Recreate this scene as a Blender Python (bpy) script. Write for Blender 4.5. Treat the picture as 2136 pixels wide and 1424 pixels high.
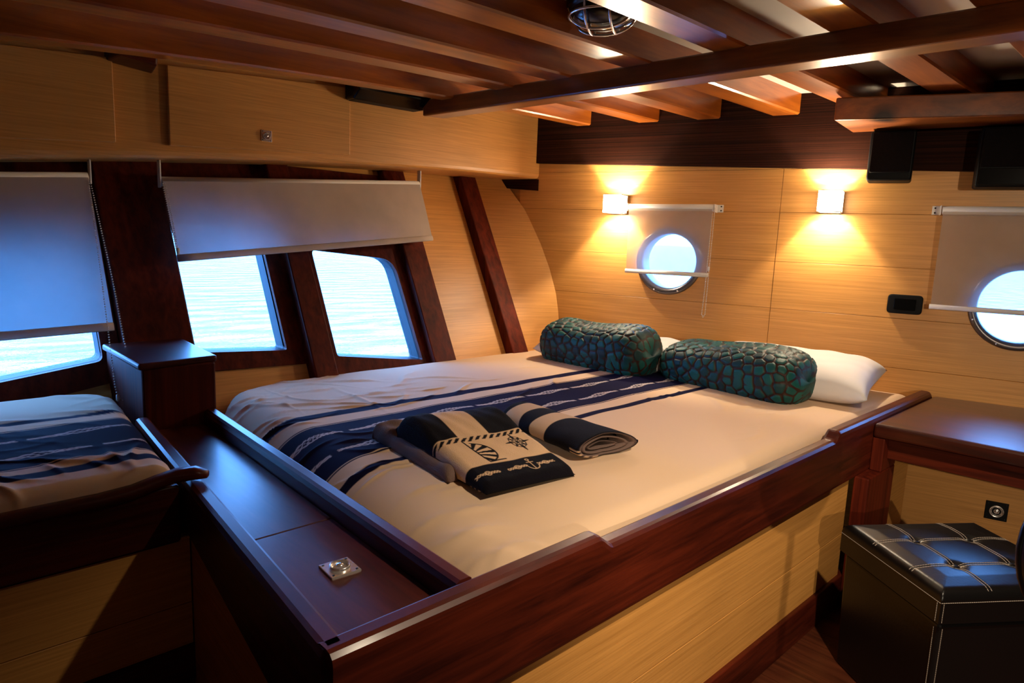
import bpy, bmesh, math, random
import numpy as np
from mathutils import Vector, Matrix

for o in list(bpy.data.objects):
    bpy.data.objects.remove(o)
scene = bpy.context.scene
COL = scene.collection

# ------------------------------------------------------------------ camera
M = np.array([[0.68910435, 0.72359977, 0.03922468],
              [0.13851138, -0.07839153, -0.98725345],
              [-0.71130148, 0.68575371, -0.15424674]])     # rows: right, down, forward
CAM = np.array([0.0, 0.0, 1.2])
FPX = 1400.0
cam_data = bpy.data.cameras.new('camera')
cam_data.sensor_width = 36.0
cam_data.lens = FPX / 2136.0 * 36.0
cam_data.clip_start = 0.02
cam_data.clip_end = 2000
cam = bpy.data.objects.new('camera', cam_data)
COL.objects.link(cam)
cam.matrix_world = Matrix(((M[0][0], -M[1][0], -M[2][0], CAM[0]),
                           (M[0][1], -M[1][1], -M[2][1], CAM[1]),
                           (M[0][2], -M[1][2], -M[2][2], CAM[2]),
                           (0, 0, 0, 1)))
scene.camera = cam

# ------------------------------------------------------------------ world (daylight seen with a lamp-light white balance)
SKY_COL = (0.115, 0.36, 1.0, 1.0)
SKY_STR = 30.0
world = bpy.data.worlds.new('world')
scene.world = world
world.use_nodes = True
bg = world.node_tree.nodes['Background']
bg.inputs[0].default_value = SKY_COL
bg.inputs[1].default_value = SKY_STR

# ------------------------------------------------------------------ exposure
scene.view_settings.view_transform = 'Standard'
scene.view_settings.look = 'None'
scene.view_settings.gamma = 1.0
scene.view_settings.use_curve_mapping = False
scene.view_settings.exposure = 0.0

WARM = (1.0, 0.83, 0.60)
SCONCE_W = 20.0            # one bulb in each cube sconce
SCONCE_SIDE = 9.0        # frosted glass sides of the cubes
SCONCE_GLOW = 250.0       # frosted glass front
DOWNLIGHT_W = 100.0       # ceiling downlight beside the bed, outside the picture
SPOT_W = 170.0            # reading spotlight on the right side of the cabin

# ------------------------------------------------------------------ helpers
def tag(o, label=None, cat=None, group=None, kind=None):
    if label: o['label'] = label
    if cat: o['category'] = cat
    if group: o['group'] = group
    if kind: o['kind'] = kind
    return o

def empty(name, loc, label=None, cat=None, group=None, kind=None):
    o = bpy.data.objects.new(name, None)
    o.empty_display_size = 0.05
    o.location = loc
    COL.objects.link(o)
    return tag(o, label, cat, group, kind)

def put(name, me, mat, parent=None):
    o = bpy.data.objects.new(name, me)
    COL.objects.link(o)
    if mat is not None and len(me.materials) == 0:
        me.materials.append(mat)
    if parent is not None:
        o.parent = parent
        # parents here are only ever translated, so keep world coordinates
        pt = Vector(parent.location)
        if parent.parent is not None:
            pt = pt + Vector(parent.parent.location)
        o.location = -pt if parent.parent is None else -pt
        if parent.parent is not None:
            o.location = -(Vector(parent.location) + Vector(parent.parent.location))
    return o

def mesh(name, verts, faces, mat, parent=None, smooth=False, bevel=0.0, segs=2, angle=0.6):
    bm = bmesh.new()
    vs = [bm.verts.new(Vector([float(c) for c in v])) for v in verts]
    for f in faces:
        try:
            bm.faces.new([vs[i] for i in f])
        except ValueError:
            pass
    bmesh.ops.recalc_face_normals(bm, faces=bm.faces)
    if bevel > 0:
        es = [e for e in bm.edges if len(e.link_faces) == 2 and e.calc_face_angle(0) > angle]
        bmesh.ops.bevel(bm, geom=es, offset=bevel, segments=segs, profile=0.5, affect='EDGES', clamp_overlap=True)
    me = bpy.data.meshes.new(name)
    bm.to_mesh(me)
    bm.free()
    if smooth:
        for p in me.polygons: p.use_smooth = True
    return put(name, me, mat, parent)

HEX = [(0, 3, 2, 1), (4, 5, 6, 7), (0, 1, 5, 4), (1, 2, 6, 5), (2, 3, 7, 6), (3, 0, 4, 7)]
def hexa(name, pts, mat, parent=None, bevel=0.0, segs=2, smooth=False):
    return mesh(name, pts, HEX, mat, parent, smooth, bevel, segs)

def box(name, lo, hi, mat, parent=None, bevel=0.0, segs=2, smooth=False):
    (a, b, c), (d, e, f) = lo, hi
    return hexa(name, [(a, b, c), (d, b, c), (d, e, c), (a, e, c), (a, b, f), (d, b, f), (d, e, f), (a, e, f)], mat, parent, bevel, segs, smooth)

def prism(name, front, back, mat, parent=None, bevel=0.0, segs=2, smooth=False):
    n = len(front)
    fs = [tuple(range(n)), tuple(range(2 * n - 1, n - 1, -1))] + [(i, i + n, (i + 1) % n + n, (i + 1) % n) for i in range(n)]
    return mesh(name, list(front) + list(back), fs, mat, parent, smooth, bevel, segs)

def grid_faces(nu, nv, wrap_u=False):
    f = []
    for i in range(nu if wrap_u else nu - 1):
        for j in range(nv - 1):
            a = i * nv + j; b = ((i + 1) % nu) * nv + j
            f.append((a, b, b + 1, a + 1))
    return f

def gridmesh(name, P, mat, parent=None, wrap_u=False, smooth=True, attr=None, caps=False):
    """P: (nu,nv,3) array"""
    nu, nv = P.shape[:2]
    me = bpy.data.meshes.new(name)
    fs = grid_faces(nu, nv, wrap_u)
    if caps and wrap_u:
        fs.append(tuple(i * nv for i in range(nu - 1, -1, -1)))
        fs.append(tuple(i * nv + nv - 1 for i in range(nu)))
    me.from_pydata(P.reshape(-1, 3).tolist(), [], fs)
    if smooth:
        me.polygons.foreach_set('use_smooth', [True] * len(me.polygons))
    if attr is not None:
        for nm, arr in attr.items():
            if arr.ndim == 3:
                a = me.color_attributes.new(nm, 'FLOAT_COLOR', 'POINT')
                rgba = np.ones((nu * nv, 4), dtype=np.float32); rgba[:, :3] = arr.reshape(-1, 3)
                a.data.foreach_set('color', rgba.ravel())
            else:
                a = me.attributes.new(nm, 'FLOAT', 'POINT')
                a.data.foreach_set('value', arr.astype(np.float32).ravel())
    me.update()
    return put(name, me, mat, parent)

def tube(name, pts, r, mat, parent=None, seg=8, closed=False):
    pts = [Vector([float(c) for c in p]) for p in pts]
    n = len(pts)
    rows = []
    up = Vector((0, 0, 1))
    prev = None
    for i, p in enumerate(pts):
        if closed: t = pts[(i + 1) % n] - pts[i - 1]
        else: t = pts[min(i + 1, n - 1)] - pts[max(i - 1, 0)]
        t.normalize()
        if prev is None:
            a = t.cross(up)
            if a.length < 1e-3: a = t.cross(Vector((1, 0, 0)))
        else:
            a = prev - t * prev.dot(t)
        a.normalize(); prev = a
        b = t.cross(a)
        rr = r[i] if isinstance(r, (list, tuple)) else r
        rows.append([p + (a * math.cos(2 * math.pi * k / seg) + b * math.sin(2 * math.pi * k / seg)) * rr for k in range(seg)])
    verts = [v for row in rows for v in row]
    fs = []
    m = n if closed else n - 1
    for i in range(m):
        for k in range(seg):
            i2 = (i + 1) % n
            fs.append((i * seg + k, i2 * seg + k, i2 * seg + (k + 1) % seg, i * seg + (k + 1) % seg))
    if not closed:
        fs.append(tuple(range(seg - 1, -1, -1)))
        fs.append(tuple((n - 1) * seg + k for k in range(seg)))
    return mesh(name, verts, fs, mat, parent, smooth=True)

def lathe(name, prof, origin, axis, mat, parent=None, seg=40, smooth=True):
    """prof: list of (r,h) ; axis unit vector"""
    ax = Vector(axis).normalized()
    a = ax.cross(Vector((0, 0, 1)))
    if a.length < 1e-3: a = Vector((1, 0, 0))
    a.normalize(); b = ax.cross(a)
    P = np.zeros((seg, len(prof), 3))
    for i in range(seg):
        c, s = math.cos(2 * math.pi * i / seg), math.sin(2 * math.pi * i / seg)
        for j, (r, h) in enumerate(prof):
            P[i, j] = Vector(origin) + ax * h + (a * c + b * s) * r
    return gridmesh(name, P, mat, parent, wrap_u=True, smooth=smooth)

def cut(obj, cutters):
    for c in cutters:
        m = obj.modifiers.new('cut', 'BOOLEAN')
        m.operation = 'DIFFERENCE'; m.solver = 'EXACT'; m.object = c
    bpy.context.view_layer.update()
    dg = bpy.context.evaluated_depsgraph_get()
    me = bpy.data.meshes.new_from_object(obj.evaluated_get(dg))
    old = obj.data
    obj.modifiers.clear()
    obj.data = me
    bpy.data.meshes.remove(old)

def drop(objs):
    for o in objs:
        bpy.data.objects.remove(o)

def copy_tree(o, parent=None):
    c = o.copy(); COL.objects.link(c); c.parent = parent
    for ch in o.children: copy_tree(ch, c)
    return c

# ------------------------------------------------------------------ materials
def new_mat(name):
    m = bpy.data.materials.new(name); m.use_nodes = True
    nt = m.node_tree
    return m, nt, nt.nodes['Principled BSDF']

def plain(name, col, rough=0.5, metal=0.0, coat=0.0, spec=0.5, bump=0.0, bscale=200.0, sheen=0.0):
    m, nt, b = new_mat(name)
    b.inputs['Base Color'].default_value = (*col, 1)
    b.inputs['Roughness'].default_value = rough
    b.inputs['Metallic'].default_value = metal
    b.inputs['Coat Weight'].default_value = coat
    b.inputs['Coat Roughness'].default_value = 0.12
    b.inputs['Specular IOR Level'].default_value = spec
    b.inputs['Sheen Weight'].default_value = sheen
    if bump > 0:
        tc = nt.nodes.new('ShaderNodeTexCoord')
        n = nt.nodes.new('ShaderNodeTexNoise'); n.inputs['Scale'].default_value = bscale
        n.inputs['Detail'].default_value = 3
        bp = nt.nodes.new('ShaderNodeBump'); bp.inputs['Strength'].default_value = bump; bp.inputs['Distance'].default_value = 0.004
        nt.links.new(tc.outputs['Object'], n.inputs['Vector'])
        nt.links.new(n.outputs['Fac'], bp.inputs['Height'])
        nt.links.new(bp.outputs['Normal'], b.inputs['Normal'])
    return m

def wood(name, dark, light, scale, rough=0.4, coat=0.0, contrast=(0.3, 0.7), bump=0.08, knots=0.0, var=0.25, detail=6, spec=0.5):
    """streaky grain: noise stretched by per-axis scale"""
    m, nt, b = new_mat(name)
    N, L = nt.nodes, nt.links
    tc = N.new('ShaderNodeTexCoord')
    mp = N.new('ShaderNodeMapping'); mp.inputs['Scale'].default_value = scale
    L.new(tc.outputs['Object'], mp.inputs['Vector'])
    n1 = N.new('ShaderNodeTexNoise'); n1.inputs['Scale'].default_value = 1.0; n1.inputs['Detail'].default_value = detail
    n1.inputs['Roughness'].default_value = 0.65; n1.inputs['Distortion'].default_value = 0.35
    L.new(mp.outputs['Vector'], n1.inputs['Vector'])
    mr = N.new('ShaderNodeMapRange')
    mr.inputs['From Min'].default_value = contrast[0]; mr.inputs['From Max'].default_value = contrast[1]
    L.new(n1.outputs['Fac'], mr.inputs['Value'])
    mx = N.new('ShaderNodeMix'); mx.data_type = 'RGBA'
    mx.inputs[6].default_value = (*dark, 1); mx.inputs[7].default_value = (*light, 1)
    L.new(mr.outputs['Result'], mx.inputs[0])
    n2 = N.new('ShaderNodeTexNoise'); n2.inputs['Scale'].default_value = 2.3; n2.inputs['Detail'].default_value = 2
    L.new(tc.outputs['Object'], n2.inputs['Vector'])
    mr2 = N.new('ShaderNodeMapRange'); mr2.inputs['From Min'].default_value = 0.3; mr2.inputs['From Max'].default_value = 0.7
    mr2.inputs['To Min'].default_value = 1 - var; mr2.inputs['To Max'].default_value = 1 + var * 0.4
    L.new(n2.outputs['Fac'], mr2.inputs['Value'])
    vm = N.new('ShaderNodeVectorMath'); vm.operation = 'SCALE'
    L.new(mx.outputs[2], vm.inputs[0]); L.new(mr2.outputs['Result'], vm.inputs['Scale'])
    out = vm.outputs[0]
    if knots > 0:
        vo = N.new('ShaderNodeTexVoronoi'); vo.inputs['Scale'].default_value = knots
        mp2 = N.new('ShaderNodeMapping'); mp2.inputs['Scale'].default_value = (1, 0.45, 1)
        L.new(tc.outputs['Object'], mp2.inputs['Vector']); L.new(mp2.outputs['Vector'], vo.inputs['Vector'])
        kr = N.new('ShaderNodeMapRange'); kr.inputs['From Min'].default_value = 0.05; kr.inputs['From Max'].default_value = 0.13
        L.new(vo.outputs['Distance'], kr.inputs['Value'])
        mk = N.new('ShaderNodeMix'); mk.data_type = 'RGBA'
        mk.inputs[6].default_value = (0.012, 0.004, 0.002, 1)
        L.new(kr.outputs['Result'], mk.inputs[0]); L.new(out, mk.inputs[7])
        out = mk.outputs[2]
    L.new(out, b.inputs['Base Color'])
    b.inputs['Roughness'].default_value = rough
    b.inputs['Coat Weight'].default_value = coat
    b.inputs['Coat Roughness'].default_value = 0.16
    b.inputs['Specular IOR Level'].default_value = spec
    if bump > 0:
        bp = N.new('ShaderNodeBump'); bp.inputs['Strength'].default_value = bump; bp.inputs['Distance'].default_value = 0.002
        L.new(n1.outputs['Fac'], bp.inputs['Height']); L.new(bp.outputs['Normal'], b.inputs['Normal'])
    return m

MAT = {}
MAT['veneer'] = wood('pale_veneer', (0.47, 0.205, 0.044), (0.73, 0.345, 0.088), (3.2, 3.2, 190), rough=0.42, contrast=(0.25, 0.70), var=0.12, bump=0.05)
MAT['mahog_h'] = wood('mahogany_lengthwise', (0.026, 0.0036, 0.0018), (0.115, 0.0150, 0.0052), (3, 3, 46), rough=0.40, coat=0.10, var=0.3, spec=0.22)
MAT['mahog_v'] = wood('mahogany_upright', (0.036, 0.0045, 0.0022), (0.135, 0.0165, 0.0055), (40, 40, 2.0), rough=0.55, coat=0.03, var=0.3, spec=0.10)
MAT['mahog_top'] = wood('mahogany_flat', (0.045, 0.009, 0.005), (0.105, 0.022, 0.010), (5, 42, 5), rough=0.36, coat=0.05, var=0.2, bump=0.02, spec=0.22)
MAT['desk_wood'] = wood('polished_desk_mahogany', (0.016, 0.0026, 0.0013), (0.070, 0.0105, 0.004), (2.5, 30, 30), rough=0.34, coat=0.55, var=0.25, bump=0.02)
MAT['pine'] = wood('varnished_pine', (0.20, 0.038, 0.005), (0.54, 0.145, 0.013), (22, 1.6, 22), rough=0.30, coat=0.6, knots=3.2, var=0.35)
MAT['pine_x'] = wood('varnished_pine_beam', (0.10, 0.024, 0.006), (0.34, 0.095, 0.016), (1.6, 20, 20), rough=0.30, coat=0.45, knots=2.2, var=0.3)
MAT['wenge'] = wood('dark_striped_fascia', (0.005, 0.0014, 0.0007), (0.045, 0.0115, 0.0045), (1.0, 1.0, 210), spec=0.08, rough=0.7, contrast=(0.35, 0.68), var=0.15)
MAT['floorwood'] = wood('red_floor_boards', (0.035, 0.008, 0.004), (0.14, 0.034, 0.013), (2.0, 34, 8), rough=0.35, coat=0.3, var=0.3)
MAT['ceilwhite'] = plain('cream_ceiling_board', (0.56, 0.50, 0.43), 0.55)
MAT['hullpaint'] = plain('outer_hull_paint', (0.03, 0.047, 0.055), 0.6, spec=0.2)
MAT['blackplastic'] = plain('black_plastic', (0.003, 0.003, 0.0033), 0.55, spec=0.15, bump=0.05, bscale=300)
MAT['blackgloss'] = plain('gloss_black', (0.003, 0.003, 0.003), 0.15, spec=0.25)
MAT['grille'] = plain('speaker_cloth', (0.006, 0.004, 0.004), 0.9, spec=0.1, bump=0.6, bscale=260)
MAT['leather'] = plain('black_leather', (0.0035, 0.003, 0.003), 0.34, spec=0.4, bump=0.06, bscale=160)
MAT['stitch'] = plain('pale_thread', (0.30, 0.24, 0.20), 0.7)
MAT['chrome'] = plain('chrome', (0.85, 0.80, 0.76), 0.24, metal=0.85)
MAT['darkmetal'] = plain('dark_metal', (0.03, 0.028, 0.028), 0.28, metal=0.7)
MAT['whiteplastic'] = plain('white_plastic', (0.72, 0.68, 0.62), 0.4)
MAT['linen'] = plain('white_pillow_linen', (0.66, 0.61, 0.60), 0.85, bump=0.15, bscale=40, sheen=0.1)
MAT['rim'] = plain('grey_porthole_ring', (0.13, 0.11, 0.11), 0.3, metal=0.6)
MAT['domeglass'] = plain('dark_lamp_glass', (0.02, 0.02, 0.022), 0.22, spec=0.7)

def emit(name, col, strength):
    m, nt, b = new_mat(name)
    b.inputs['Base Color'].default_value = (0.8, 0.75, 0.65, 1)
    b.inputs['Emission Color'].default_value = (*col, 1)
    b.inputs['Emission Strength'].default_value = strength
    return m
MAT['lampglass'] = emit('frosted_lamp_glass', (1.0, 0.86, 0.62), SCONCE_GLOW)
MAT['lampside'] = emit('frosted_lamp_side_glass', (1.0, 0.86, 0.62), SCONCE_SIDE)
MAT['spotglass'] = emit('lit_spot_glass', (1.0, 0.86, 0.62), 30.0)

def glass():
    m = bpy.data.materials.new('window_glass'); m.use_nodes = True
    nt = m.node_tree; nt.nodes.clear()
    o = nt.nodes.new('ShaderNodeOutputMaterial'); mx = nt.nodes.new('ShaderNodeMixShader')
    lw = nt.nodes.new('ShaderNodeLayerWeight')
    pw = nt.nodes.new('ShaderNodeMath'); pw.operation = 'POWER'; pw.inputs[1].default_value = 5.0
    fr = nt.nodes.new('ShaderNodeMath'); fr.operation = 'MULTIPLY_ADD'; fr.inputs[1].default_value = 0.5; fr.inputs[2].default_value = 0.03
    nt.links.new(lw.outputs['Facing'], pw.inputs[0]); nt.links.new(pw.outputs[0], fr.inputs[0])
    tr = nt.nodes.new('ShaderNodeBsdfTransparent'); tr.inputs[0].default_value = (0.95, 0.97, 0.97, 1)
    gl = nt.nodes.new('ShaderNodeBsdfGlossy'); gl.inputs['Roughness'].default_value = 0.02
    nt.links.new(fr.outputs[0], mx.inputs[0]); nt.links.new(tr.outputs[0], mx.inputs[1]); nt.links.new(gl.outputs[0], mx.inputs[2])
    nt.links.new(mx.outputs[0], o.inputs[0])
    return m
MAT['glass'] = glass()

def blind_fabric(name, col, trans_col, trans, see):
    m = bpy.data.materials.new(name); m.use_nodes = True
    nt = m.node_tree; nt.nodes.clear(); N, L = nt.nodes, nt.links
    o = N.new('ShaderNodeOutputMaterial')
    tc = N.new('ShaderNodeTexCoord'); n = N.new('ShaderNodeTexNoise'); n.inputs['Scale'].default_value = 7; n.inputs['Detail'].default_value = 4
    L.new(tc.outputs['Object'], n.inputs['Vector'])
    mr = N.new('ShaderNodeMapRange'); mr.inputs['From Min'].default_value = 0.3; mr.inputs['From Max'].default_value = 0.7
    mr.inputs['To Min'].default_value = 0.86; mr.inputs['To Max'].default_value = 1.08
    L.new(n.outputs['Fac'], mr.inputs['Value'])
    vm = N.new('ShaderNodeVectorMath'); vm.operation = 'SCALE'; vm.inputs[0].default_value = col
    L.new(mr.outputs['Result'], vm.inputs['Scale'])
    d = N.new('ShaderNodeBsdfDiffuse'); L.new(vm.outputs[0], d.inputs[0])
    t = N.new('ShaderNodeBsdfTranslucent'); t.inputs[0].default_value = (*trans_col, 1)
    m1 = N.new('ShaderNodeMixShader'); m1.inputs[0].default_value = trans
    L.new(d.outputs[0], m1.inputs[1]); L.new(t.outputs[0], m1.inputs[2])
    tr = N.new('ShaderNodeBsdfTransparent')
    m2 = N.new('ShaderNodeMixShader'); m2.inputs[0].default_value = see
    L.new(m1.outputs[0], m2.inputs[1]); L.new(tr.outputs[0], m2.inputs[2])
    L.new(m2.outputs[0], o.inputs[0])
    return m
MAT['blind_dense'] = blind_fabric('dense_blind_fabric', (0.55, 0.44, 0.36), (0.28, 0.66, 0.75), 0.16, 0.003)
MAT['blind_screen'] = blind_fabric('screen_blind_fabric', (0.55, 0.46, 0.37), (0.7, 0.7, 0.7), 0.20, 0.40)

def attr_cloth(name, attr, rough=0.9, sheen=0.0, bump=0.1, bscale=350):
    m, nt, b = new_mat(name)
    a = nt.nodes.new('ShaderNodeAttribute'); a.attribute_name = attr
    nt.links.new(a.outputs['Color'], b.inputs['Base Color'])
    b.inputs['Roughness'].default_value = rough
    b.inputs['Sheen Weight'].default_value = sheen
    b.inputs['Specular IOR Level'].default_value = 0.06
    tc = nt.nodes.new('ShaderNodeTexCoord'); n = nt.nodes.new('ShaderNodeTexNoise'); n.inputs['Scale'].default_value = bscale
    bp = nt.nodes.new('ShaderNodeBump'); bp.inputs['Strength'].default_value = bump; bp.inputs['Distance'].default_value = 0.003
    nt.links.new(tc.outputs['Object'], n.inputs['Vector']); nt.links.new(n.outputs['Fac'], bp.inputs['Height']); nt.links.new(bp.outputs['Normal'], b.inputs['Normal'])
    return m
MAT['sheet'] = attr_cloth('printed_bed_sheet', 'print', 0.95, 0.0, 0.05)
MAT['terry'] = attr_cloth('printed_terry_towel', 'print', 1.0, 0.02, 0.5, 420)

def pebble_mat():
    m, nt, b = new_mat('teal_pebble_velvet')
    a = nt.nodes.new('ShaderNodeAttribute'); a.attribute_name = 'edge'
    c = nt.nodes.new('ShaderNodeAttribute'); c.attribute_name = 'cell'
    mr = nt.nodes.new('ShaderNodeMapRange'); mr.inputs['From Min'].default_value = 0.34; mr.inputs['From Max'].default_value = 0.50
    nt.links.new(a.outputs['Fac'], mr.inputs['Value'])
    cr = nt.nodes.new('ShaderNodeMix'); cr.data_type = 'RGBA'
    cr.inputs[6].default_value = (0.0015, 0.017, 0.021, 1); cr.inputs[7].default_value = (0.003, 0.070, 0.060, 1)
    nt.links.new(c.outputs['Fac'], cr.inputs[0])
    mx = nt.nodes.new('ShaderNodeMix'); mx.data_type = 'RGBA'
    mx.inputs[6].default_value = (0.022, 0.005, 0.0018, 1)
    nt.links.new(mr.outputs['Result'], mx.inputs[0]); nt.links.new(cr.outputs[2], mx.inputs[7])
    nt.links.new(mx.outputs[2], b.inputs['Base Color'])
    b.inputs['Roughness'].default_value = 0.55
    b.inputs['Sheen Weight'].default_value = 0.06
    b.inputs['Specular IOR Level'].default_value = 0.25
    b.inputs['Sheen Tint'].default_value = (0.5, 0.9, 0.85, 1)
    return m
MAT['pebble'] = pebble_mat()

def sea_mat():
    m = bpy.data.materials.new('sea_water'); m.use_nodes = True
    nt = m.node_tree; nt.nodes.clear(); N, L = nt.nodes, nt.links
    out = N.new('ShaderNodeOutputMaterial')
    tc = N.new('ShaderNodeTexCoord')
    mp = N.new('ShaderNodeMapping'); mp.inputs['Rotation'].default_value = (0, 0, 0.45); mp.inputs['Scale'].default_value = (1.0, 0.42, 1.0)
    n = N.new('ShaderNodeTexNoise'); n.inputs['Scale'].default_value = 1.5; n.inputs['Detail'].default_value = 7; n.inputs['Roughness'].default_value = 0.62; n.inputs['Distortion'].default_value = 0.5
    L.new(tc.outputs['Object'], mp.inputs['Vector']); L.new(mp.outputs['Vector'], n.inputs['Vector'])
    bp = N.new('ShaderNodeBump'); bp.inputs['Strength'].default_value = 1.0; bp.inputs['Distance'].default_value = 0.55
    L.new(n.outputs['Fac'], bp.inputs['Height'])
    lw = N.new('ShaderNodeLayerWeight'); L.new(bp.outputs['Normal'], lw.inputs['Normal'])
    mr = N.new('ShaderNodeMapRange'); mr.inputs['From Min'].default_value = 0.45; mr.inputs['From Max'].default_value = 0.98
    mr.inputs['To Min'].default_value = 0.03; mr.inputs['To Max'].default_value = 0.75
    L.new(lw.outputs['Facing'], mr.inputs['Value'])
    g = N.new('ShaderNodeBsdfGlossy'); g.inputs['Roughness'].default_value = 0.25; g.inputs[0].default_value = (1, 1, 1, 1)
    d = N.new('ShaderNodeBsdfDiffuse'); d.inputs[0].default_value = (0.03, 0.04, 0.05, 1)
    mx = N.new('ShaderNodeMixShader')
    L.new(mr.outputs['Result'], mx.inputs[0]); L.new(d.outputs[0], mx.inputs[1]); L.new(g.outputs[0], mx.inputs[2])
    L.new(mx.outputs[0], out.inputs[0])
    return m
MAT['sea'] = sea_mat()

# ------------------------------------------------------------------ room frames
BACK = np.array([-0.7535, 3.0954, 0.0])
PHW = math.radians(-16.0)
WD = np.array([math.cos(PHW), -math.sin(PHW), 0.0])      # along the back bulkhead
WN = np.array([-WD[1], WD[0], 0.0])                      # away from the room
def W(s, z, off=0.0):
    return BACK + WD * s - WN * off + np.array([0, 0, z])
FL = 0.52
HN = np.array([1, 0, FL]) / math.hypot(1, FL)
def Hp(y, z, off=0.0):                                    # point on the flared hull side
    return np.array([-2.40 - FL * (z - 0.63) + off * math.hypot(1, FL), y, z])
def rowz(x, y):                                           # underside of deck joists, with the deck's sheer
    c = np.interp(x, [-2.6, -2.28, -1.95, -1.68, -1.37, -1.06, -0.7], [.020, .0183, .0125, .010, .007, .003, 0])
    return 1.757 - c * max(0.0, 2.6 - y) ** 2
XR, YF = 2.30, -1.70                                      # far sides of the cabin, behind the camera

# ------------------------------------------------------------------ sea
sea = mesh('sea', [(-500, -500, -1.1), (500, -500, -1.1), (500, 500, -1.1), (-500, 500, -1.1)], [(0, 1, 2, 3)], MAT['sea'])
tag(sea, 'rippled bright sea outside the hull windows', 'sea', kind='stuff')

# ------------------------------------------------------------------ floor
floor = box('floor', (-2.6, YF, -0.10), (XR, 4.1, -0.016), MAT['mahog_h']); tag(floor, kind='structure')
y = YF
k = 0
pl = None
while y < 4.0:
    w = 0.115
    x0 = -1.45 if y < 0.40 else -0.74
    p = box('floor_plank', (x0, y + 0.0007, -0.016), (XR, y + w - 0.0007, 0.0), MAT['floorwood'], floor)
    y += w

# ------------------------------------------------------------------ back bulkhead with portholes
wall_back = hexa('wall_back', [W(-2.7, -0.1, 0), W(3.4, -0.1, 0), W(3.4, -0.1, -0.06), W(-2.7, -0.1, -0.06),
                               W(-2.7, 1.95, 0), W(3.4, 1.95, 0), W(3.4, 1.95, -0.06), W(-2.7, 1.95, -0.06)], MAT['veneer'])
tag(wall_back, kind='structure')
PORTS = [(-1.114, 1.114, 0.130), (0.262, 1.012, 0.138)]
def port_cyl(i, r, name='cutter'):
    s, z, _ = PORTS[i]
    a = [W(s + r * math.cos(t), z + r * math.sin(t), 0.1) for t in np.linspace(0, 2 * math.pi, 49)[:-1]]
    b = [W(s + r * math.cos(t), z + r * math.sin(t), -0.2) for t in np.linspace(0, 2 * math.pi, 49)[:-1]]
    return prism(name, a, b, None)
cutters = [port_cyl(i, PORTS[i][2] + 0.012) for i in range(2)]
cut(wall_back, cutters)
SEAMS = [0.0, 0.315, 0.52, 0.725, 0.93, 1.137, 1.350, 1.535, 1.62]
def plank(s0, s1, z0, z1, dz=0.0, t=0.012):
    g = 0.0005
    o = hexa('wall_plank', [W(s0 + g, z0 + g, t), W(s1 - g, z0 + g, t), W(s1 - g, z0 + g, 0), W(s0 + g, z0 + g, 0),
                            W(s0 + g, z1 - g, t), W(s1 - g, z1 - g, t), W(s1 - g, z1 - g, 0), W(s0 + g, z1 - g, 0)], MAT['veneer'], wall_back, bevel=0.0010, segs=1)
    for i, (s, z, r) in enumerate(PORTS):
        rr = r + 0.012
        if s0 < s + rr and s1 > s - rr and z0 < z + rr and z1 > z - rr:
            o.location = (0, 0, 0)
            cut(o, [cutters[i]])
    return o
for a, b in zip(SEAMS[:-1], SEAMS[1:]):
    plank(-1.95, -0.635, a, b)
    plank(-0.635, 0.93, a, b, t=0.0135)
    plank(0.93, 3.35, a, b)
drop(cutters)
# dark fascia above the planks
hexa('fascia_board', [W(-1.92, 1.583, 0.035), W(0.25, 1.507, 0.035), W(0.25, 1.507, 0), W(-1.92, 1.583, 0),
                      W(-1.92, 1.93, 0.035), W(0.25, 1.93, 0.035), W(0.25, 1.93, 0), W(-1.92, 1.93, 0)], MAT['wenge'], wall_back, bevel=0.002, segs=1)
hexa('fascia_board', [W(0.252, 1.507, 0.035), W(3.35, 1.44, 0.035), W(3.35, 1.44, 0), W(0.252, 1.507, 0),
                      W(0.252, 1.93, 0.035), W(3.35, 1.93, 0.035), W(3.35, 1.93, 0), W(0.252, 1.93, 0)], MAT['wenge'], wall_back, bevel=0.002, segs=1)
# small dark filler wedge under the locker end
hexa('filler_block', [W(-2.25, 1.47, 0.02), W(-1.84, 1.442, 0.02), W(-1.84, 1.442, 0.0), W(-2.25, 1.47, 0.0),
                      W(-2.25, 1.50, 0.02), W(-1.84, 1.50, 0.02), W(-1.84, 1.50, 0.0), W(-2.25, 1.50, 0.0)], MAT['wenge'], wall_back)

for i, (s, z, r) in enumerate(PORTS):
    c = W(s, z, 0)
    win = empty('window_%d' % (i + 4), c, kind='structure')
    ring = lathe('ring', [(r - 0.002, -0.075), (r - 0.002, 0.004), (r + 0.004, 0.024), (r + 0.016, 0.031), (r + 0.026, 0.028), (r + 0.031, 0.018), (r + 0.032, 0.0)], c, -WN, MAT['rim'], win, seg=56)
    lathe('pane', [(0.0, -0.045), (r, -0.045)], c, -WN, MAT['glass'], win, seg=48, smooth=False)
    for k in range(8):
        t = 2 * math.pi * (k + 0.5) / 8
        cc = W(s + (r + 0.021) * math.cos(t), z + (r + 0.021) * math.sin(t), 0.0285)
        lathe('screw', [(0.0, 0.004), (0.0035, 0.0035), (0.0045, 0.0)], cc, -WN, MAT['chrome'], ring, seg=10)

# ------------------------------------------------------------------ flared hull side with three windows
wall_left = prism('wall_left',
                  [Hp(YF, -0.1), Hp(2.72, -0.1), Hp(2.72, 1.95), Hp(YF, 1.95)],
                  [Hp(YF, -0.1, -0.07), Hp(2.72, -0.1, -0.07), Hp(2.72, 1.95, -0.07), Hp(YF, 1.95, -0.07)], MAT['hullpaint'])
tag(wall_left, kind='structure')

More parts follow.
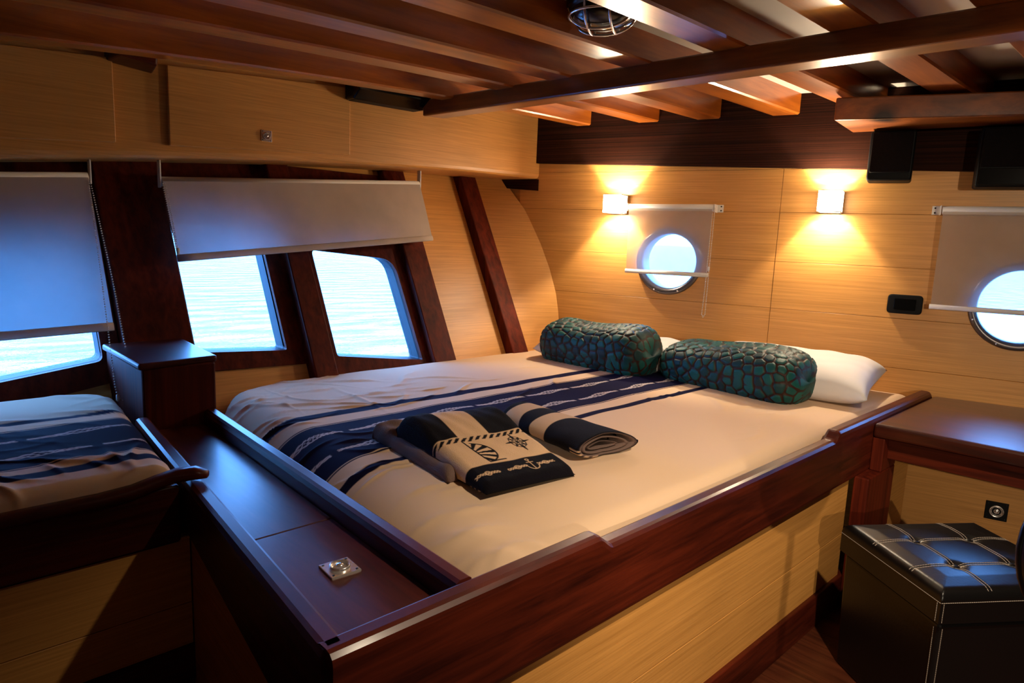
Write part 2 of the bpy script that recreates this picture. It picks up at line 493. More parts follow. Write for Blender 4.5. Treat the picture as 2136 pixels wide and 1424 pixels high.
def rr_poly(corners, rads, n=6):
    """rounded polygon in (y,z) plane, corners ccw"""
    out = []
    m = len(corners)
    for i in range(m):
        p = np.array(corners[i], float); a = np.array(corners[i - 1], float); b = np.array(corners[(i + 1) % m], float)
        da = (a - p) / np.linalg.norm(a - p); db = (b - p) / np.linalg.norm(b - p)
        r = rads[i]
        p0, p1 = p + da * r, p + db * r
        for t in np.linspace(0, 1, n):
            out.append((1 - t) ** 2 * p0 + 2 * t * (1 - t) * p + t * t * p1)
    return out
WIN = {
 1: ([(0.05, 0.690), (0.527, 0.752), (0.527, 1.140), (0.05, 1.085)], [.02, .02, .05, .05], [(-0.02, 0.60), (0.58, 0.69), (0.58, 1.42), (-0.02, 1.42)]),
 2: ([(0.815, 0.752), (1.146, 0.734), (1.146, 1.19), (0.815, 1.20)], [.01, .01, .05, .05], [(0.74, 0.69), (1.215, 0.678), (1.215, 1.46), (0.74, 1.44)]),
 3: ([(1.350, 0.694), (1.756, 0.642), (1.745, 1.075), (1.350, 1.112)], [.01, .01, .07, .02], [(1.30, 0.59), (1.815, 0.59), (1.815, 1.46), (1.30, 1.46)]),
}
hull_cut = []
for n, (c, rad, outer) in WIN.items():
    op = rr_poly(c, rad)
    hull_cut.append(prism('cutter', [Hp(y, z, 0.1) for y, z in op], [Hp(y, z, -0.2) for y, z in op], None))
cut(wall_left, hull_cut)
drop(hull_cut)
for n, (c, rad, outer) in WIN.items():
    op = rr_poly(c, rad); ou = rr_poly(outer, [.004] * 4)
    ctr = Hp(np.mean([q[0] for q in c]), np.mean([q[1] for q in c]))
    win = empty('window_%d' % n, ctr, kind='structure')
    m_ = len(op)
    V = [Hp(y, z, 0.016) for y, z in op] + [Hp(y, z, 0.016) for y, z in ou] + [Hp(y, z, -0.012) for y, z in op] + [Hp(y, z, 0.0) for y, z in ou]
    F = []
    for i in range(m_):
        j = (i + 1) % m_
        F += [(i, j, m_ + j, m_ + i), (i, 2 * m_ + i, 2 * m_ + j, j), (m_ + i, m_ + j, 3 * m_ + j, 3 * m_ + i), (2 * m_ + i, 3 * m_ + i, 3 * m_ + j, 2 * m_ + j)]
    mesh('frame', V, F, MAT['mahog_v'], win)
    prism('pane', [Hp(y, z, -0.052) for y, z in op], [Hp(y, z, -0.057) for y, z in op], MAT['glass'], win)

def hull_panel(name, y0, y1, z0, z1, off0, off1, mat, bevel=0.0, z0b=None, z1b=None, parent=None):
    z0b = z0 if z0b is None else z0b; z1b = z1 if z1b is None else z1b
    return hexa(name, [Hp(y0, z0, off1), Hp(y1, z0b, off1), Hp(y1, z0b, off0), Hp(y0, z0, off0),
                       Hp(y0, z1, off1), Hp(y1, z1b, off1), Hp(y1, z1b, off0), Hp(y0, z1, off0)], mat, parent or wall_left, bevel=bevel)
# pale veneer panels
hull_panel('wood_panel', YF, -0.022, -0.05, 1.75, 0, 0.008, MAT['veneer'])
hull_panel('wood_panel', -0.02, 0.578, -0.05, 0.60, 0, 0.008, MAT['veneer'], z1b=0.69)
hull_panel('wood_panel', 0.582, 1.213, -0.05, 0.688, 0, 0.008, MAT['veneer'], z1b=0.678)
hull_panel('wood_panel', 1.217, 1.813, -0.05, 0.59, 0, 0.008, MAT['veneer'])
hull_panel('wood_panel', 1.217, 1.298, 0.59, 1.75, 0, 0.008, MAT['veneer'])
hull_panel('wood_panel', 1.817, 2.298, -0.05, 1.75, 0, 0.008, MAT['veneer'])
for (a, b) in ((-0.02, 0.58), (0.74, 1.215), (1.30, 1.815)):
    hull_panel('wood_panel', a, b, 1.462, 1.75, 0, 0.008, MAT['veneer'])
# the last panel curves in towards the bulkhead
prof = [(-0.05, -2.30), (0.45, -2.335), (0.716, -2.362), (0.817, -2.373), (0.918, -2.392), (1.041, -2.434), (1.177, -2.496), (1.338, -2.587), (1.458, -2.692), (1.75, -2.90)]
zs = np.linspace(0.3, 1.74, 34)
P = np.zeros((9, 34, 3))
for i, t in enumerate(np.linspace(0, 1, 9)):
    for j, z in enumerate(zs):
        xe = np.interp(z, [q[0] for q in prof], [q[1] for q in prof])
        h = Hp(2.30, z, 0.008)
        ye = 3.0954 + (xe + 0.7535) * 0.2867 - 0.012
        tt = t ** 1.5
        P[i, j] = (h[0] * (1 - tt) + xe * tt, h[1] * (1 - t) + ye * t, z)
gridmesh('wood_panel', P, MAT['veneer'], wall_left)

# mahogany posts standing proud of the panels
hull_panel('post', 1.215, 1.312, 0.40, 1.50, 0.0, 0.062, MAT['mahog_v'], bevel=0.006)
hull_panel('post', 1.793, 1.916, 0.40, 1.50, 0.0, 0.050, MAT['mahog_v'], bevel=0.006)
hull_panel('post', 2.262, 2.368, 0.40, 1.52, 0.0, 0.062, MAT['mahog_v'], bevel=0.006)
hull_panel('post', 0.585, 0.803, 0.60, 1.46, 0.0, 0.055, MAT['mahog_v'], bevel=0.006)
# boxed foot of the wide pillar
box('post_base', (-2.44, 0.535, 0.56), (-2.052, 0.738, 0.792), MAT['mahog_v'], wall_left, bevel=0.006)
hexa('post_cap', [(-2.44, 0.524, 0.788), (-2.040, 0.524, 0.788), (-2.058, 0.746, 0.790), (-2.44, 0.765, 0.790),
                  (-2.44, 0.524, 0.808), (-2.040, 0.524, 0.808), (-2.058, 0.746, 0.810), (-2.44, 0.765, 0.810)], MAT['mahog_h'], wall_left, bevel=0.007, segs=3)

# ------------------------------------------------------------------ remaining cabin walls (beside and behind the viewpoint)
wall_right = box('wall_right', (XR, YF, -0.1), (XR + 0.06, 4.2, 1.95), MAT['mahog_v']); tag(wall_right, kind='structure')
wall_front = box('wall_front', (-3.3, YF - 0.06, -0.1), (XR + 0.06, YF, 1.95), MAT['mahog_v']); tag(wall_front, kind='structure')

# ------------------------------------------------------------------ ceiling: boards, joists, cross beams
ceiling = box('ceiling', (-3.4, YF, 1.90), (XR, 4.2, 1.95), MAT['ceilwhite']); tag(ceiling, kind='structure')
JO = [(-2.312, -2.235), (-2.000, -1.902), (-1.732, -1.630), (-1.420, -1.313), (-1.110, -1.005), (-0.788, -0.672), (-0.470, -0.36), (-0.15, -0.04), (0.17, 0.28), (0.49, 0.60), (0.81, 0.92), (1.13, 1.24), (1.45, 1.56), (1.77, 1.88), (2.09, 2.2)]
def wall_y(x): return 3.0954 + (x + 0.7535) * 0.2867
JH = 0.085
ysamp = lambda ye: list(np.linspace(YF, ye, 14))
for a, b in JO:
    rows = []
    for t in np.linspace(0, 1, 14):
        ring = []
        for (x, dz, ins) in ((a, 0.006, 0), (a + 0.006, 0, 0), (b - 0.006, 0, 0), (b, 0.006, 0), (b, JH + 0.06, 0), (a, JH + 0.06, 0)):
            yy = YF + t * (wall_y(x) - 0.033 - YF)
            ring.append((x, yy, rowz((a + b) / 2, yy) + dz))
        rows.append(ring)
    V = [v for r_ in rows for v in r_]
    F = [(i * 6 + k, (i + 1) * 6 + k, (i + 1) * 6 + (k + 1) % 6, i * 6 + (k + 1) % 6) for i in range(13) for k in range(6)]
    F += [tuple(range(5, -1, -1)), tuple(13 * 6 + k for k in range(6))]
    mesh('joist', V, F, MAT['pine'], ceiling)
edges = [-3.2] + [q for ab in JO for q in ab] + [XR]
for i in range(0, len(edges), 2):
    a, b = edges[i], edges[i + 1]
    V = []
    for yy in np.linspace(YF, 1, 10):
        pass
    n = 12
    for t in np.linspace(0, 1, n):
        for x in (a, b):
            yy = YF + t * (wall_y(x) + 0.02 - YF)
            zz = rowz(max(x, -2.5), yy) + JH
            V += [(x, yy, zz), (x, yy, zz + 0.02)]
    F = []
    for k in range(n - 1):
        o = k * 4
        F += [(o, o + 2, o + 6, o + 4), (o + 1, o + 5, o + 7, o + 3), (o, o + 4, o + 5, o + 1), (o + 2, o + 3, o + 7, o + 6)]
    F += [(0, 1, 3, 2), (n * 4 - 4, n * 4 - 2, n * 4 - 1, n * 4 - 3)]
    mesh('ceiling_panel', V, F, MAT['ceilwhite'], ceiling)
hexa('cross_beam', [(-2.43, 1.76, 1.691), (XR, 2.03, 1.691), (XR, 2.13, 1.691), (-2.40, 1.85, 1.691),
                    (-2.43, 1.76, 1.758), (XR, 2.03, 1.758), (XR, 2.13, 1.758), (-2.40, 1.85, 1.758)], MAT['pine_x'], ceiling, bevel=0.006, segs=2)
hexa('cross_beam', [(-1.046, 2.595, 1.665), (-0.50, 2.835, 1.665), (XR, 3.60, 1.665), (-1.09, 2.90, 1.665),
                    (-1.046, 2.595, 1.745), (-0.50, 2.835, 1.745), (XR, 3.60, 1.745), (-1.09, 2.90, 1.745)], MAT['pine_x'], ceiling, bevel=0.005, segs=2)

# ================================================================== overhead locker along the hull
def zb_locker(y):
    yy = max(y, 0.2)
    return 1.502 - 0.0252 * (2.6 - yy) ** 2 - (0.2 - y) * 0.09 * (y < 0.2)
LX = -2.52
locker = empty('overhead_locker', (LX, 1.2, 1.45), 'long pale veneer locker under the deck beams with two flush doors', 'locker')
rows = []
YY = np.linspace(YF + 0.01, wall_y(LX) - 0.002, 30)
for yv in YY:
    zb = zb_locker(yv); zt = rowz(-2.5, yv) + JH - 0.004
    hx = lambda z: -2.40 - FL * (z - 0.63) + 0.012
    rows.append([(LX, yv, zt), (LX, yv, zb + 0.022), (LX - 0.004, yv, zb + 0.009), (LX - 0.012, yv, zb + 0.002), (LX - 0.025, yv, zb), (hx(zb), yv, zb), (hx(zt), yv, zt)])
V = [v for r_ in rows for v in r_]; n = len(rows)
F = [(i * 7 + k, (i + 1) * 7 + k, (i + 1) * 7 + (k + 1) % 7, i * 7 + (k + 1) % 7) for i in range(n - 1) for k in range(7)]
F += [tuple(range(6, -1, -1)), tuple((n - 1) * 7 + k for k in range(7))]
mesh('body', V, F, MAT['veneer'], locker)
def locker_door(y0, y1, zlb, zrb, zrt, zlt):
    return prism('door', [(LX + 0.017, y0, zlb), (LX + 0.017, y1, zrb), (LX + 0.017, y1, zrt), (LX + 0.017, y0, zlt)],
                 [(LX - 0.001, y0, zlb), (LX - 0.001, y1, zrb), (LX - 0.001, y1, zrt), (LX - 0.001, y0, zlt)], MAT['veneer'], locker, bevel=0.0025)
d1 = locker_door(0.772, 1.457, 1.459, 1.503, 1.763, 1.718)
d2 = locker_door(-0.35, 0.610, 1.375, 1.450, 1.709, 1.640)
def square_latch(c, ex, ey, en, size, parent, plate=None):
    """flush chrome pull: square plate with a round recessed ring"""
    plate = plate or MAT['chrome']
    ex, ey, en = map(np.array, (ex, ey, en)); c = np.array(c)
    h = size / 2
    q = [c + ex * a + ey * b for a, b in ((-h, -h), (h, -h), (h, h), (-h, h))]
    pl = prism('latch', [p + en * 0.004 for p in q], [p - en * 0.002 for p in q], plate, parent, bevel=0.0012)
    mid = c + en * 0.004
    holder = pl if parent.parent is None else parent
    lathe('latch_ring', [(h * 0.64, -0.002), (h * 0.66, 0.004), (h * 0.58, 0.006), (h * 0.52, 0.001), (h * 0.3, -0.001), (0.0, -0.0015)], mid, en, MAT['chrome'], holder, seg=28)
    lathe('latch_button', [(h * 0.26, -0.002), (h * 0.26, 0.004), (h * 0.2, 0.0065), (0.0, 0.007)], mid, en, MAT['chrome'], holder, seg=20)
    for a, b in ((-1, -1), (1, -1), (1, 1), (-1, 1)):
        lathe('latch_screw', [(h * 0.10, -0.001), (h * 0.08, 0.0008), (0, 0.001)], mid + ex * a * h * 0.78 + ey * b * h * 0.78, en, MAT['darkmetal'], holder, seg=8)
    return pl
square_latch((LX + 0.017, 1.107, 1.532), (0, 1, 0), (0, 0, 1), (1, 0, 0), 0.040, d1)

# dark wooden block on the locker between the doors
blk = prism('wooden_block', [(LX + 0.001, 0.625, 1.86), (LX + 0.001, 0.625, 1.722), (LX + 0.11, 0.645, 1.728), (LX + 0.13, 0.640, 1.86)],
            [(LX + 0.001, 0.765, 1.86), (LX + 0.001, 0.765, 1.708), (LX + 0.11, 0.750, 1.715), (LX + 0.13, 0.755, 1.86)], MAT['mahog_h'], None, bevel=0.006)
blk.location = (0, -0.035, -0.025)
tag(blk, 'dark mahogany block at the top of the locker between its two doors', 'block')

# black box lamp at the end of the cross beam
dev = empty('black_device_box', (-2.45, 1.6, 1.72), 'black glossy box fixed between locker top and the end of the long cross beam', 'box')
prism('casing', [(-2.502, 1.43, 1.800), (-2.502, 1.43, 1.712), (-2.44, 1.43, 1.712), (-2.385, 1.43, 1.748), (-2.385, 1.43, 1.800)],
      [(-2.502, 1.775, 1.808), (-2.502, 1.775, 1.716), (-2.44, 1.775, 1.716), (-2.385, 1.775, 1.754), (-2.385, 1.775, 1.808)], MAT['blackgloss'], dev, bevel=0.008)
prism('underside', [(-2.497, 1.445, 1.711), (-2.445, 1.445, 1.711), (-2.395, 1.445, 1.742)], [(-2.497, 1.76, 1.715), (-2.445, 1.76, 1.715), (-2.395, 1.76, 1.748)], MAT['blackplastic'], dev)
lathe('button', [(0.009, 0.0), (0.009, 0.005), (0.004, 0.007), (0.0, 0.007)], (-2.386, 1.74, 1.775), (1, 0, 0), MAT['chrome'], dev, seg=16)

# ================================================================== roller blinds
def chain(name, pts, parent, step=0.0075, r=0.0021):
    pts = [np.array(p, float) for p in pts]
    seg = [np.linalg.norm(b - a) for a, b in zip(pts[:-1], pts[1:])]
    tot = sum(seg); n = int(tot / step)
    V, F = [], []
    oct_v = np.array([(1, 0, 0), (-1, 0, 0), (0, 1, 0), (0, -1, 0), (0, 0, 1), (0, 0, -1)], float)
    oct_f = [(0, 2, 4), (2, 1, 4), (1, 3, 4), (3, 0, 4), (2, 0, 5), (1, 2, 5), (3, 1, 5), (0, 3, 5)]
    for k in range(n + 1):
        d = tot * k / n; i = 0
        while i < len(seg) - 1 and d > seg[i]: d -= seg[i]; i += 1
        p = pts[i] + (pts[i + 1] - pts[i]) * (d / max(seg[i], 1e-6))
        b = len(V)
        V += [p + v * r for v in oct_v]; F += [tuple(b + q for q in f) for f in oct_f]
    o = mesh(name, V, F, MAT['whiteplastic'], parent, smooth=True)
    o['kind'] = 'stuff'
    return o

def hull_blind(label, y0, y1, ztop, zbot, off, chain_pts, sag=0.0):
    """ztop/zbot: functions of y"""
    root = empty('roller_blind', Hp((y0 + y1) / 2, ztop((y0 + y1) / 2), off), label, 'blind', 'roller blinds on the hull windows')
    a, b = Hp(y0 + 0.004, ztop(y0), off), Hp(y1 - 0.004, ztop(y1), off)
    tube('roller_tube', [a, b], 0.0165, MAT['whiteplastic'], root, seg=20)
    P = np.zeros((30, 24, 3))
    for i, u in enumerate(np.linspace(0, 1, 30)):
        yv = y0 + 0.003 + (y1 - y0 - 0.008) * u
        for j, v in enumerate(np.linspace(0, 1, 24)):
            z = ztop(yv) + (zbot(yv) - ztop(yv)) * v
            P[i, j] = Hp(yv, z, off + 0.015 * (1 - v) + 0.004 * math.sin(9 * u + 2 * v) * v)
    gridmesh('fabric', P, MAT['blind_dense'], root)
    q = []
    for yv in np.linspace(y0 + 0.003, y1 - 0.005, 20):
        q.append(Hp(yv, zbot(yv), off + 0.004 * math.sin(9 * (yv - y0) / (y1 - y0) + 2)))
    Pb = np.zeros((8, 20, 3))
    for k in range(8):
        t = 2 * math.pi * k / 8
        for j, c in enumerate(q):
            Pb[k, j] = c + HN * 0.0055 * math.cos(t) + np.array([-FL, 0, 1]) * 0.0125 * math.sin(t)
    gridmesh('hem_bar', Pb, MAT['blind_dense'], root, wrap_u=True, caps=True)
    for yv in (y0 - 0.003, y1 + 0.003):
        c = Hp(yv, ztop(yv), off)
        zt = zb_locker(yv)
        box('bracket', (c[0] - 0.013, yv - 0.003, c[2] - 0.022), (c[0] + 0.013, yv + 0.003, zt), MAT['whiteplastic'], root, bevel=0.002)
    if chain_pts: 
        chain('pull_chain', chain_pts, root, step=0.0085, r=0.0028)
        m_ = chain_pts[len(chain_pts) // 2 - 1]
        lathe('chain_joiner', [(0.0, -0.012), (0.005, -0.008), (0.005, 0.008), (0.0, 0.012)], m_, (0, 0, 1), MAT['whiteplastic'], root, seg=10)
    return root
zt_a = lambda y: 1.346 + (y - 0.79) * 0.0708
zb_a = lambda y: 1.080 + (y - 0.78) * 0.087
hull_blind('half lowered cream roller blind over the two windows beside the bed', 0.776, 1.925, zt_a, zb_a, 0.12,
           [Hp(0.783, 1.335, .142), Hp(0.783, 1.20, .140), Hp(0.781, 1.105, .138), Hp(0.776, 1.105, .138), Hp(0.775, 1.20, .140), Hp(0.774, 1.335, .142)])
zt_b = lambda y: 1.339 + (y - 0.558) * 0.085
zb_b = lambda y: 0.868 + (y - 0.511) * 0.03
hull_blind('low hanging roller blind glowing blue over the window above the side bunk', -0.30, 0.555, zt_b, zb_b, 0.12,
           [Hp(0.548, 1.325, .137), Hp(0.535, 1.0, .135), Hp(0.520, 0.70, .134), Hp(0.523, 0.665, .13), Hp(0.545, 0.652, .13), Hp(0.567, 0.672, .13), Hp(0.568, 0.70, .134), Hp(0.566, 1.0, .135), Hp(0.553, 1.325, .137)])

def wall_blind(label, s0, s1, zt, zb, off, chain_s=None):
    root = empty('roller_blind', W((s0 + s1) / 2, zt, off), label, 'blind', 'roller blinds on the portholes')
    tube('roller_tube', [W(s0 + 0.003, zt, off), W(s1 - 0.003, zt + 0.002, off)], 0.016, MAT['blind_screen'] if False else MAT['whiteplastic'], root, seg=20)
    P = np.zeros((20, 20, 3))
    for i, u in enumerate(np.linspace(0, 1, 20)):
        for j, v in enumerate(np.linspace(0, 1, 20)):
            P[i, j] = W(s0 + 0.006 + (s1 - s0 - 0.012) * u, zt + 0.002 * u + (zb - zt) * v, off + 0.015 * (1 - v) + 0.003 * math.sin(6 * u) * v)
    gridmesh('fabric', P, MAT['blind_screen'], root)
    q = [W(s0 + 0.002, zb, off + 0.001), W(s1 - 0.004, zb + 0.002, off + 0.001)]
    Pb = np.zeros((8, 2, 3))
    for k in range(8):
        t = 2 * math.pi * k / 8
        for j in range(2): Pb[k, j] = q[j] - WN * 0.006 * math.cos(t) + np.array([0, 0, 0.010 * math.sin(t)])
    gridmesh('hem_bar', Pb, MAT['whiteplastic'], root, wrap_u=True, caps=True)
    for s, d in ((s0, -1), (s1, 1)):
        prism('bracket', [W(s, zt - 0.018, off + 0.012), W(s + 0.004 * d, zt - 0.018, off + 0.012), W(s + 0.004 * d, zt + 0.018, off + 0.012), W(s, zt + 0.018, off + 0.012)],
              [W(s, zt - 0.018, 0.012), W(s + 0.004 * d, zt - 0.018, 0.012), W(s + 0.004 * d, zt + 0.018, 0.012), W(s, zt + 0.018, 0.012)], MAT['whiteplastic'], root, bevel=0.001)
        prism('bracket_plate', [W(s, zt - 0.016, 0.016), W(s + 0.03 * d, zt - 0.016, 0.016), W(s + 0.03 * d, zt + 0.018, 0.016), W(s, zt + 0.018, 0.016)],
              [W(s, zt - 0.016, 0.012), W(s + 0.03 * d, zt - 0.016, 0.012), W(s + 0.03 * d, zt + 0.018, 0.012), W(s, zt + 0.018, 0.012)], MAT['whiteplastic'], root, bevel=0.001)
        for dz in (-0.008, 0.010):
            lathe('screw', [(0.0, 0.002), (0.003, 0.0018), (0.0036, 0)], W(s + 0.02 * d, zt + dz, 0.016), -WN, MAT['darkmetal'], root, seg=8)
    if chain_s is not None:
        chain('pull_chain', [W(chain_s - 0.005, zt, off + 0.016), W(chain_s - 0.012, 0.99, off + 0.016), W(chain_s - 0.017, 0.88, off + 0.016), W(chain_s - 0.010, 0.868, off + 0.016),
                             W(chain_s - 0.002, 0.88, off + 0.016), W(chain_s - 0.001, 0.99, off + 0.016), W(chain_s + 0.003, zt, off + 0.016)], root, r=0.0032)
        lathe('chain_joiner', [(0.0, -0.012), (0.005, -0.008), (0.005, 0.008), (0.0, 0.012)], W(chain_s - 0.002, 1.09, off + 0.016), (0, 0, 1), MAT['whiteplastic'], root, seg=10)
    return root
wall_blind('small cream roller blind over the porthole between the two wall lamps', -1.316, -0.908, 1.362, 1.058, 0.058, chain_s=-0.905)
wall_blind('cream roller blind over the porthole at the right above the desk', -0.038, 0.56, 1.366, 0.992, 0.058)

# ================================================================== cube wall lamps
def sconce(label, s, z):
    root = empty('wall_lamp', W(s, z, 0.012), label, 'lamp', 'cube wall lamps on the bulkhead')
    h = 0.044; o0, o1 = 0.042, 0.042 + 0.086
    def wbox(name, s0, s1, z0, z1, a0, a1, mat, parent, bevel=0.0):
        return hexa(name, [W(s + s0, z + z0, a1), W(s + s1, z + z0, a1), W(s + s1, z + z0, a0), W(s + s0, z + z0, a0),
                           W(s + s0, z + z1, a1), W(s + s1, z + z1, a1), W(s + s1, z + z1, a0), W(s + s0, z + z1, a0)], mat, parent, bevel=bevel)
    wbox('mount', -0.022, 0.022, -0.022, 0.022, 0.012, o0, MAT['darkmetal'], root)
    body = wbox('back_plate', -h, h, -h, h, o0, o0 + 0.004, MAT['darkmetal'], root)
    wbox('glass_side', -h, -h + 0.004, -h + 0.003, h - 0.003, o0 + 0.004, o1, MAT['lampside'], root)
    wbox('glass_side', h - 0.004, h, -h + 0.003, h - 0.003, o0 + 0.004, o1, MAT['lampside'], root)
    wbox('glass_front', -h, h, -h + 0.003, h - 0.003, o1, o1 + 0.004, MAT['lampglass'], root)
    for zz in (-h, h):
        for (a, b, c, d) in ((-h, -h + 0.004, o0, o1 + 0.004), (h - 0.004, h, o0, o1 + 0.004), (-h + 0.004, h - 0.004, o1, o1 + 0.004)):
            wbox('rim', a, b, zz - 0.003 * (zz > 0), zz + 0.003 * (zz < 0), c, d, MAT['darkmetal'], root)
    L = bpy.data.lights.new('bulb', 'POINT'); L.energy = SCONCE_W; L.color = WARM; L.shadow_soft_size = 0.006
    lo = bpy.data.objects.new('bulb', L); COL.objects.link(lo); lo.parent = root
    lo.location = Vector(W(s, z, o0 + 0.043)) - Vector(root.location)
    return root
sconce('glowing cube wall lamp at the left end of the porthole blind', -1.375, 1.374)
sconce('glowing cube wall lamp between the two portholes', -0.430, 1.394)

# ================================================================== switch plate, speakers
sw = empty('wall_switch', W(-0.12, 0.99, 0.0135), 'rounded black switch plate on the bulkhead left of the right porthole', 'switch')
def wallbox(name, s0, s1, z0, z1, a0, a1, mat, parent, bevel=0.0, segs=3):
    return hexa(name, [W(s0, z0, a1), W(s1, z0, a1), W(s1, z0, a0), W(s0, z0, a0), W(s0, z1, a1), W(s1, z1, a1), W(s1, z1, a0), W(s0, z1, a0)], mat, parent, bevel=bevel, segs=segs)
def rounded_plate(name, s0, s1, z0, z1, a0, a1, r, mat, parent, bevel):
    poly = rr_poly([(s0, z0), (s1, z0), (s1, z1), (s0, z1)], [r] * 4, 5)
    return prism(name, [W(a, b, a1) for a, b in poly], [W(a, b, a0) for a, b in poly], mat, parent, bevel=bevel)
rounded_plate('plate', -0.182, -0.057, 0.952, 1.029, 0.0135, 0.030, 0.016, MAT['blackplastic'], sw, 0.004)
rounded_plate('rocker', -0.158, -0.081, 0.967, 1.014, 0.030, 0.034, 0.004, MAT['blackgloss'], sw, 0.0015)

def speaker(label, s0, s1, z0, z1, glossy):
    root = empty('wall_speaker', W((s0 + s1) / 2, z0, 0.1), label, 'speaker')
    wallbox('cabinet', s0, s1, z0, z1, 0.036, 0.165, MAT['blackplastic'], root, bevel=0.010)
    rounded_plate('grille', s0 + 0.008, s1 - 0.008, z0 + (0.03 if not glossy else 0.07), z1 - 0.008, 0.165, 0.176, 0.008, MAT['grille'], root, 0.003)
    if glossy: rounded_plate('front_strip', s0 + 0.008, s1 - 0.008, z0 + 0.008, z0 + 0.066, 0.165, 0.172, 0.006, MAT['blackgloss'], root, 0.002)
    return root
speaker('small black speaker hanging under the short beam beside the right wall lamp', -0.306, -0.152, 1.470, 1.658, False)
speaker('larger black speaker with glossy lower strip at the right picture edge', 0.050, 0.30, 1.445, 1.658, True)

# ================================================================== caged round cabin lamps
def cage_lamp(label, x, y, glow, low=0.0):
    z0 = rowz(x, y) + JH - low
    root = empty('bulkhead_light', (x, y, z0), label, 'lamp')
    dn = (0, 0, -1)
    lathe('base', [(0.0, -low), (0.094, -low), (0.098, 0.012), (0.096, 0.028), (0.084, 0.034), (0.0, 0.034)], (x, y, z0), dn, MAT['darkmetal'], root)
    lathe('dome', [(0.082, 0.030), (0.081, 0.046), (0.074, 0.060), (0.058, 0.072), (0.034, 0.080), (0.0, 0.083)], (x, y, z0), dn, MAT['domeglass'], root)
    ring = [(x + 0.090 * math.cos(t), y + 0.090 * math.sin(t), z0 - 0.052) for t in np.linspace(0, 2 * math.pi, 33)[:-1]]
    tube('cage_ring', ring, 0.0035, MAT['chrome'], root, seg=8, closed=True)
    for k in range(2):
        for d in (-0.032, 0.032):
            pts = []
            for t in np.linspace(-1, 1, 17):
                rr = math.sqrt(max(0.0, 0.092 ** 2 - d * d)) * t
                dd = math.hypot(rr, d) / 0.092
                zz = z0 - 0.034 - 0.056 * math.sqrt(max(0, 1 - dd ** 2.6))
                a = (rr, d) if k == 0 else (d, rr)
                ca, sa = math.cos(0.5), math.sin(0.5)
                pts.append((x + a[0] * ca - a[1] * sa, y + a[0] * sa + a[1] * ca, zz))
            tube('cage_bar', pts, 0.0035, MAT['chrome'], root, seg=8)
    for k in range(3):
        t = 2 * math.pi * k / 3 + 0.4
        box('lug', (x + 0.1 * math.cos(t) - 0.009, y + 0.1 * math.sin(t) - 0.009, z0 - 0.022), (x + 0.1 * math.cos(t) + 0.009, y + 0.1 * math.sin(t) + 0.009, z0), MAT['darkmetal'], root, bevel=0.003)
    return root
cage_lamp('unlit round caged lamp between the beams near the top of the picture', -1.220, 1.462, None)

def spot_light(parent, loc, target, watts, size, blend):
    L = bpy.data.lights.new('bulb', 'SPOT'); L.energy = watts; L.color = WARM; L.shadow_soft_size = 0.02
    L.spot_size = math.radians(size); L.spot_blend = blend
    o = bpy.data.objects.new('bulb', L); COL.objects.link(o); o.parent = parent
    o.location = Vector(loc) - Vector(parent.location)
    o.rotation_euler = (Vector(target) - Vector(loc)).to_track_quat('-Z', 'Y').to_euler()
    return o
dl = empty('ceiling_downlight', (0.065, 1.12, 1.842), 'lit round downlight between the deck joists above the bed side, outside the picture', 'lamp')
lathe('ring', [(0.040, 0.0), (0.062, 0.0), (0.064, 0.006), (0.058, 0.014), (0.044, 0.016), (0.040, 0.010)], (0.065, 1.12, 1.842), (0, 0, -1), MAT['chrome'], dl, seg=36)
lathe('lens', [(0.0, 0.004), (0.041, 0.004)], (0.065, 1.12, 1.842), (0, 0, -1), MAT['spotglass'], dl, seg=32, smooth=False)
spot_light(dl, (0.065, 1.12, 1.815), (0.065 - 0.22, 1.42, 0.3), DOWNLIGHT_W, 116, 0.75)
SPT = np.array([1.72, -0.70, 1.45]); AIM = np.array([-0.55, 2.35, 0.35]); SD = (AIM - SPT) / np.linalg.norm(AIM - SPT)
sp = empty('reading_spotlight', (XR, -0.70, 1.45), 'lit reading spotlight on the right cabin wall behind the viewer', 'lamp')
lathe('wall_plate', [(0.0, 0.0), (0.05, 0.0), (0.05, 0.012), (0.0, 0.014)], (XR, -0.70, 1.45), (-1, 0, 0), MAT['darkmetal'], sp, seg=28)
tube('arm', [(XR - 0.01, -0.70, 1.45), (XR - 0.25, -0.72, 1.47), SPT - SD * 0.10], 0.009, MAT['darkmetal'], sp, seg=12)
lathe('shade', [(0.0, -0.115), (0.028, -0.11), (0.034, -0.08), (0.050, 0.0), (0.047, 0.0), (0.031, -0.075), (0.0, -0.080)], SPT, SD, MAT['darkmetal'], sp, seg=32)
lathe('lens', [(0.0, -0.02), (0.042, -0.02)], SPT, SD, MAT['spotglass'], sp, seg=28, smooth=False)
spot_light(sp, SPT - SD * 0.005, AIM, SPOT_W, 46, 0.5)

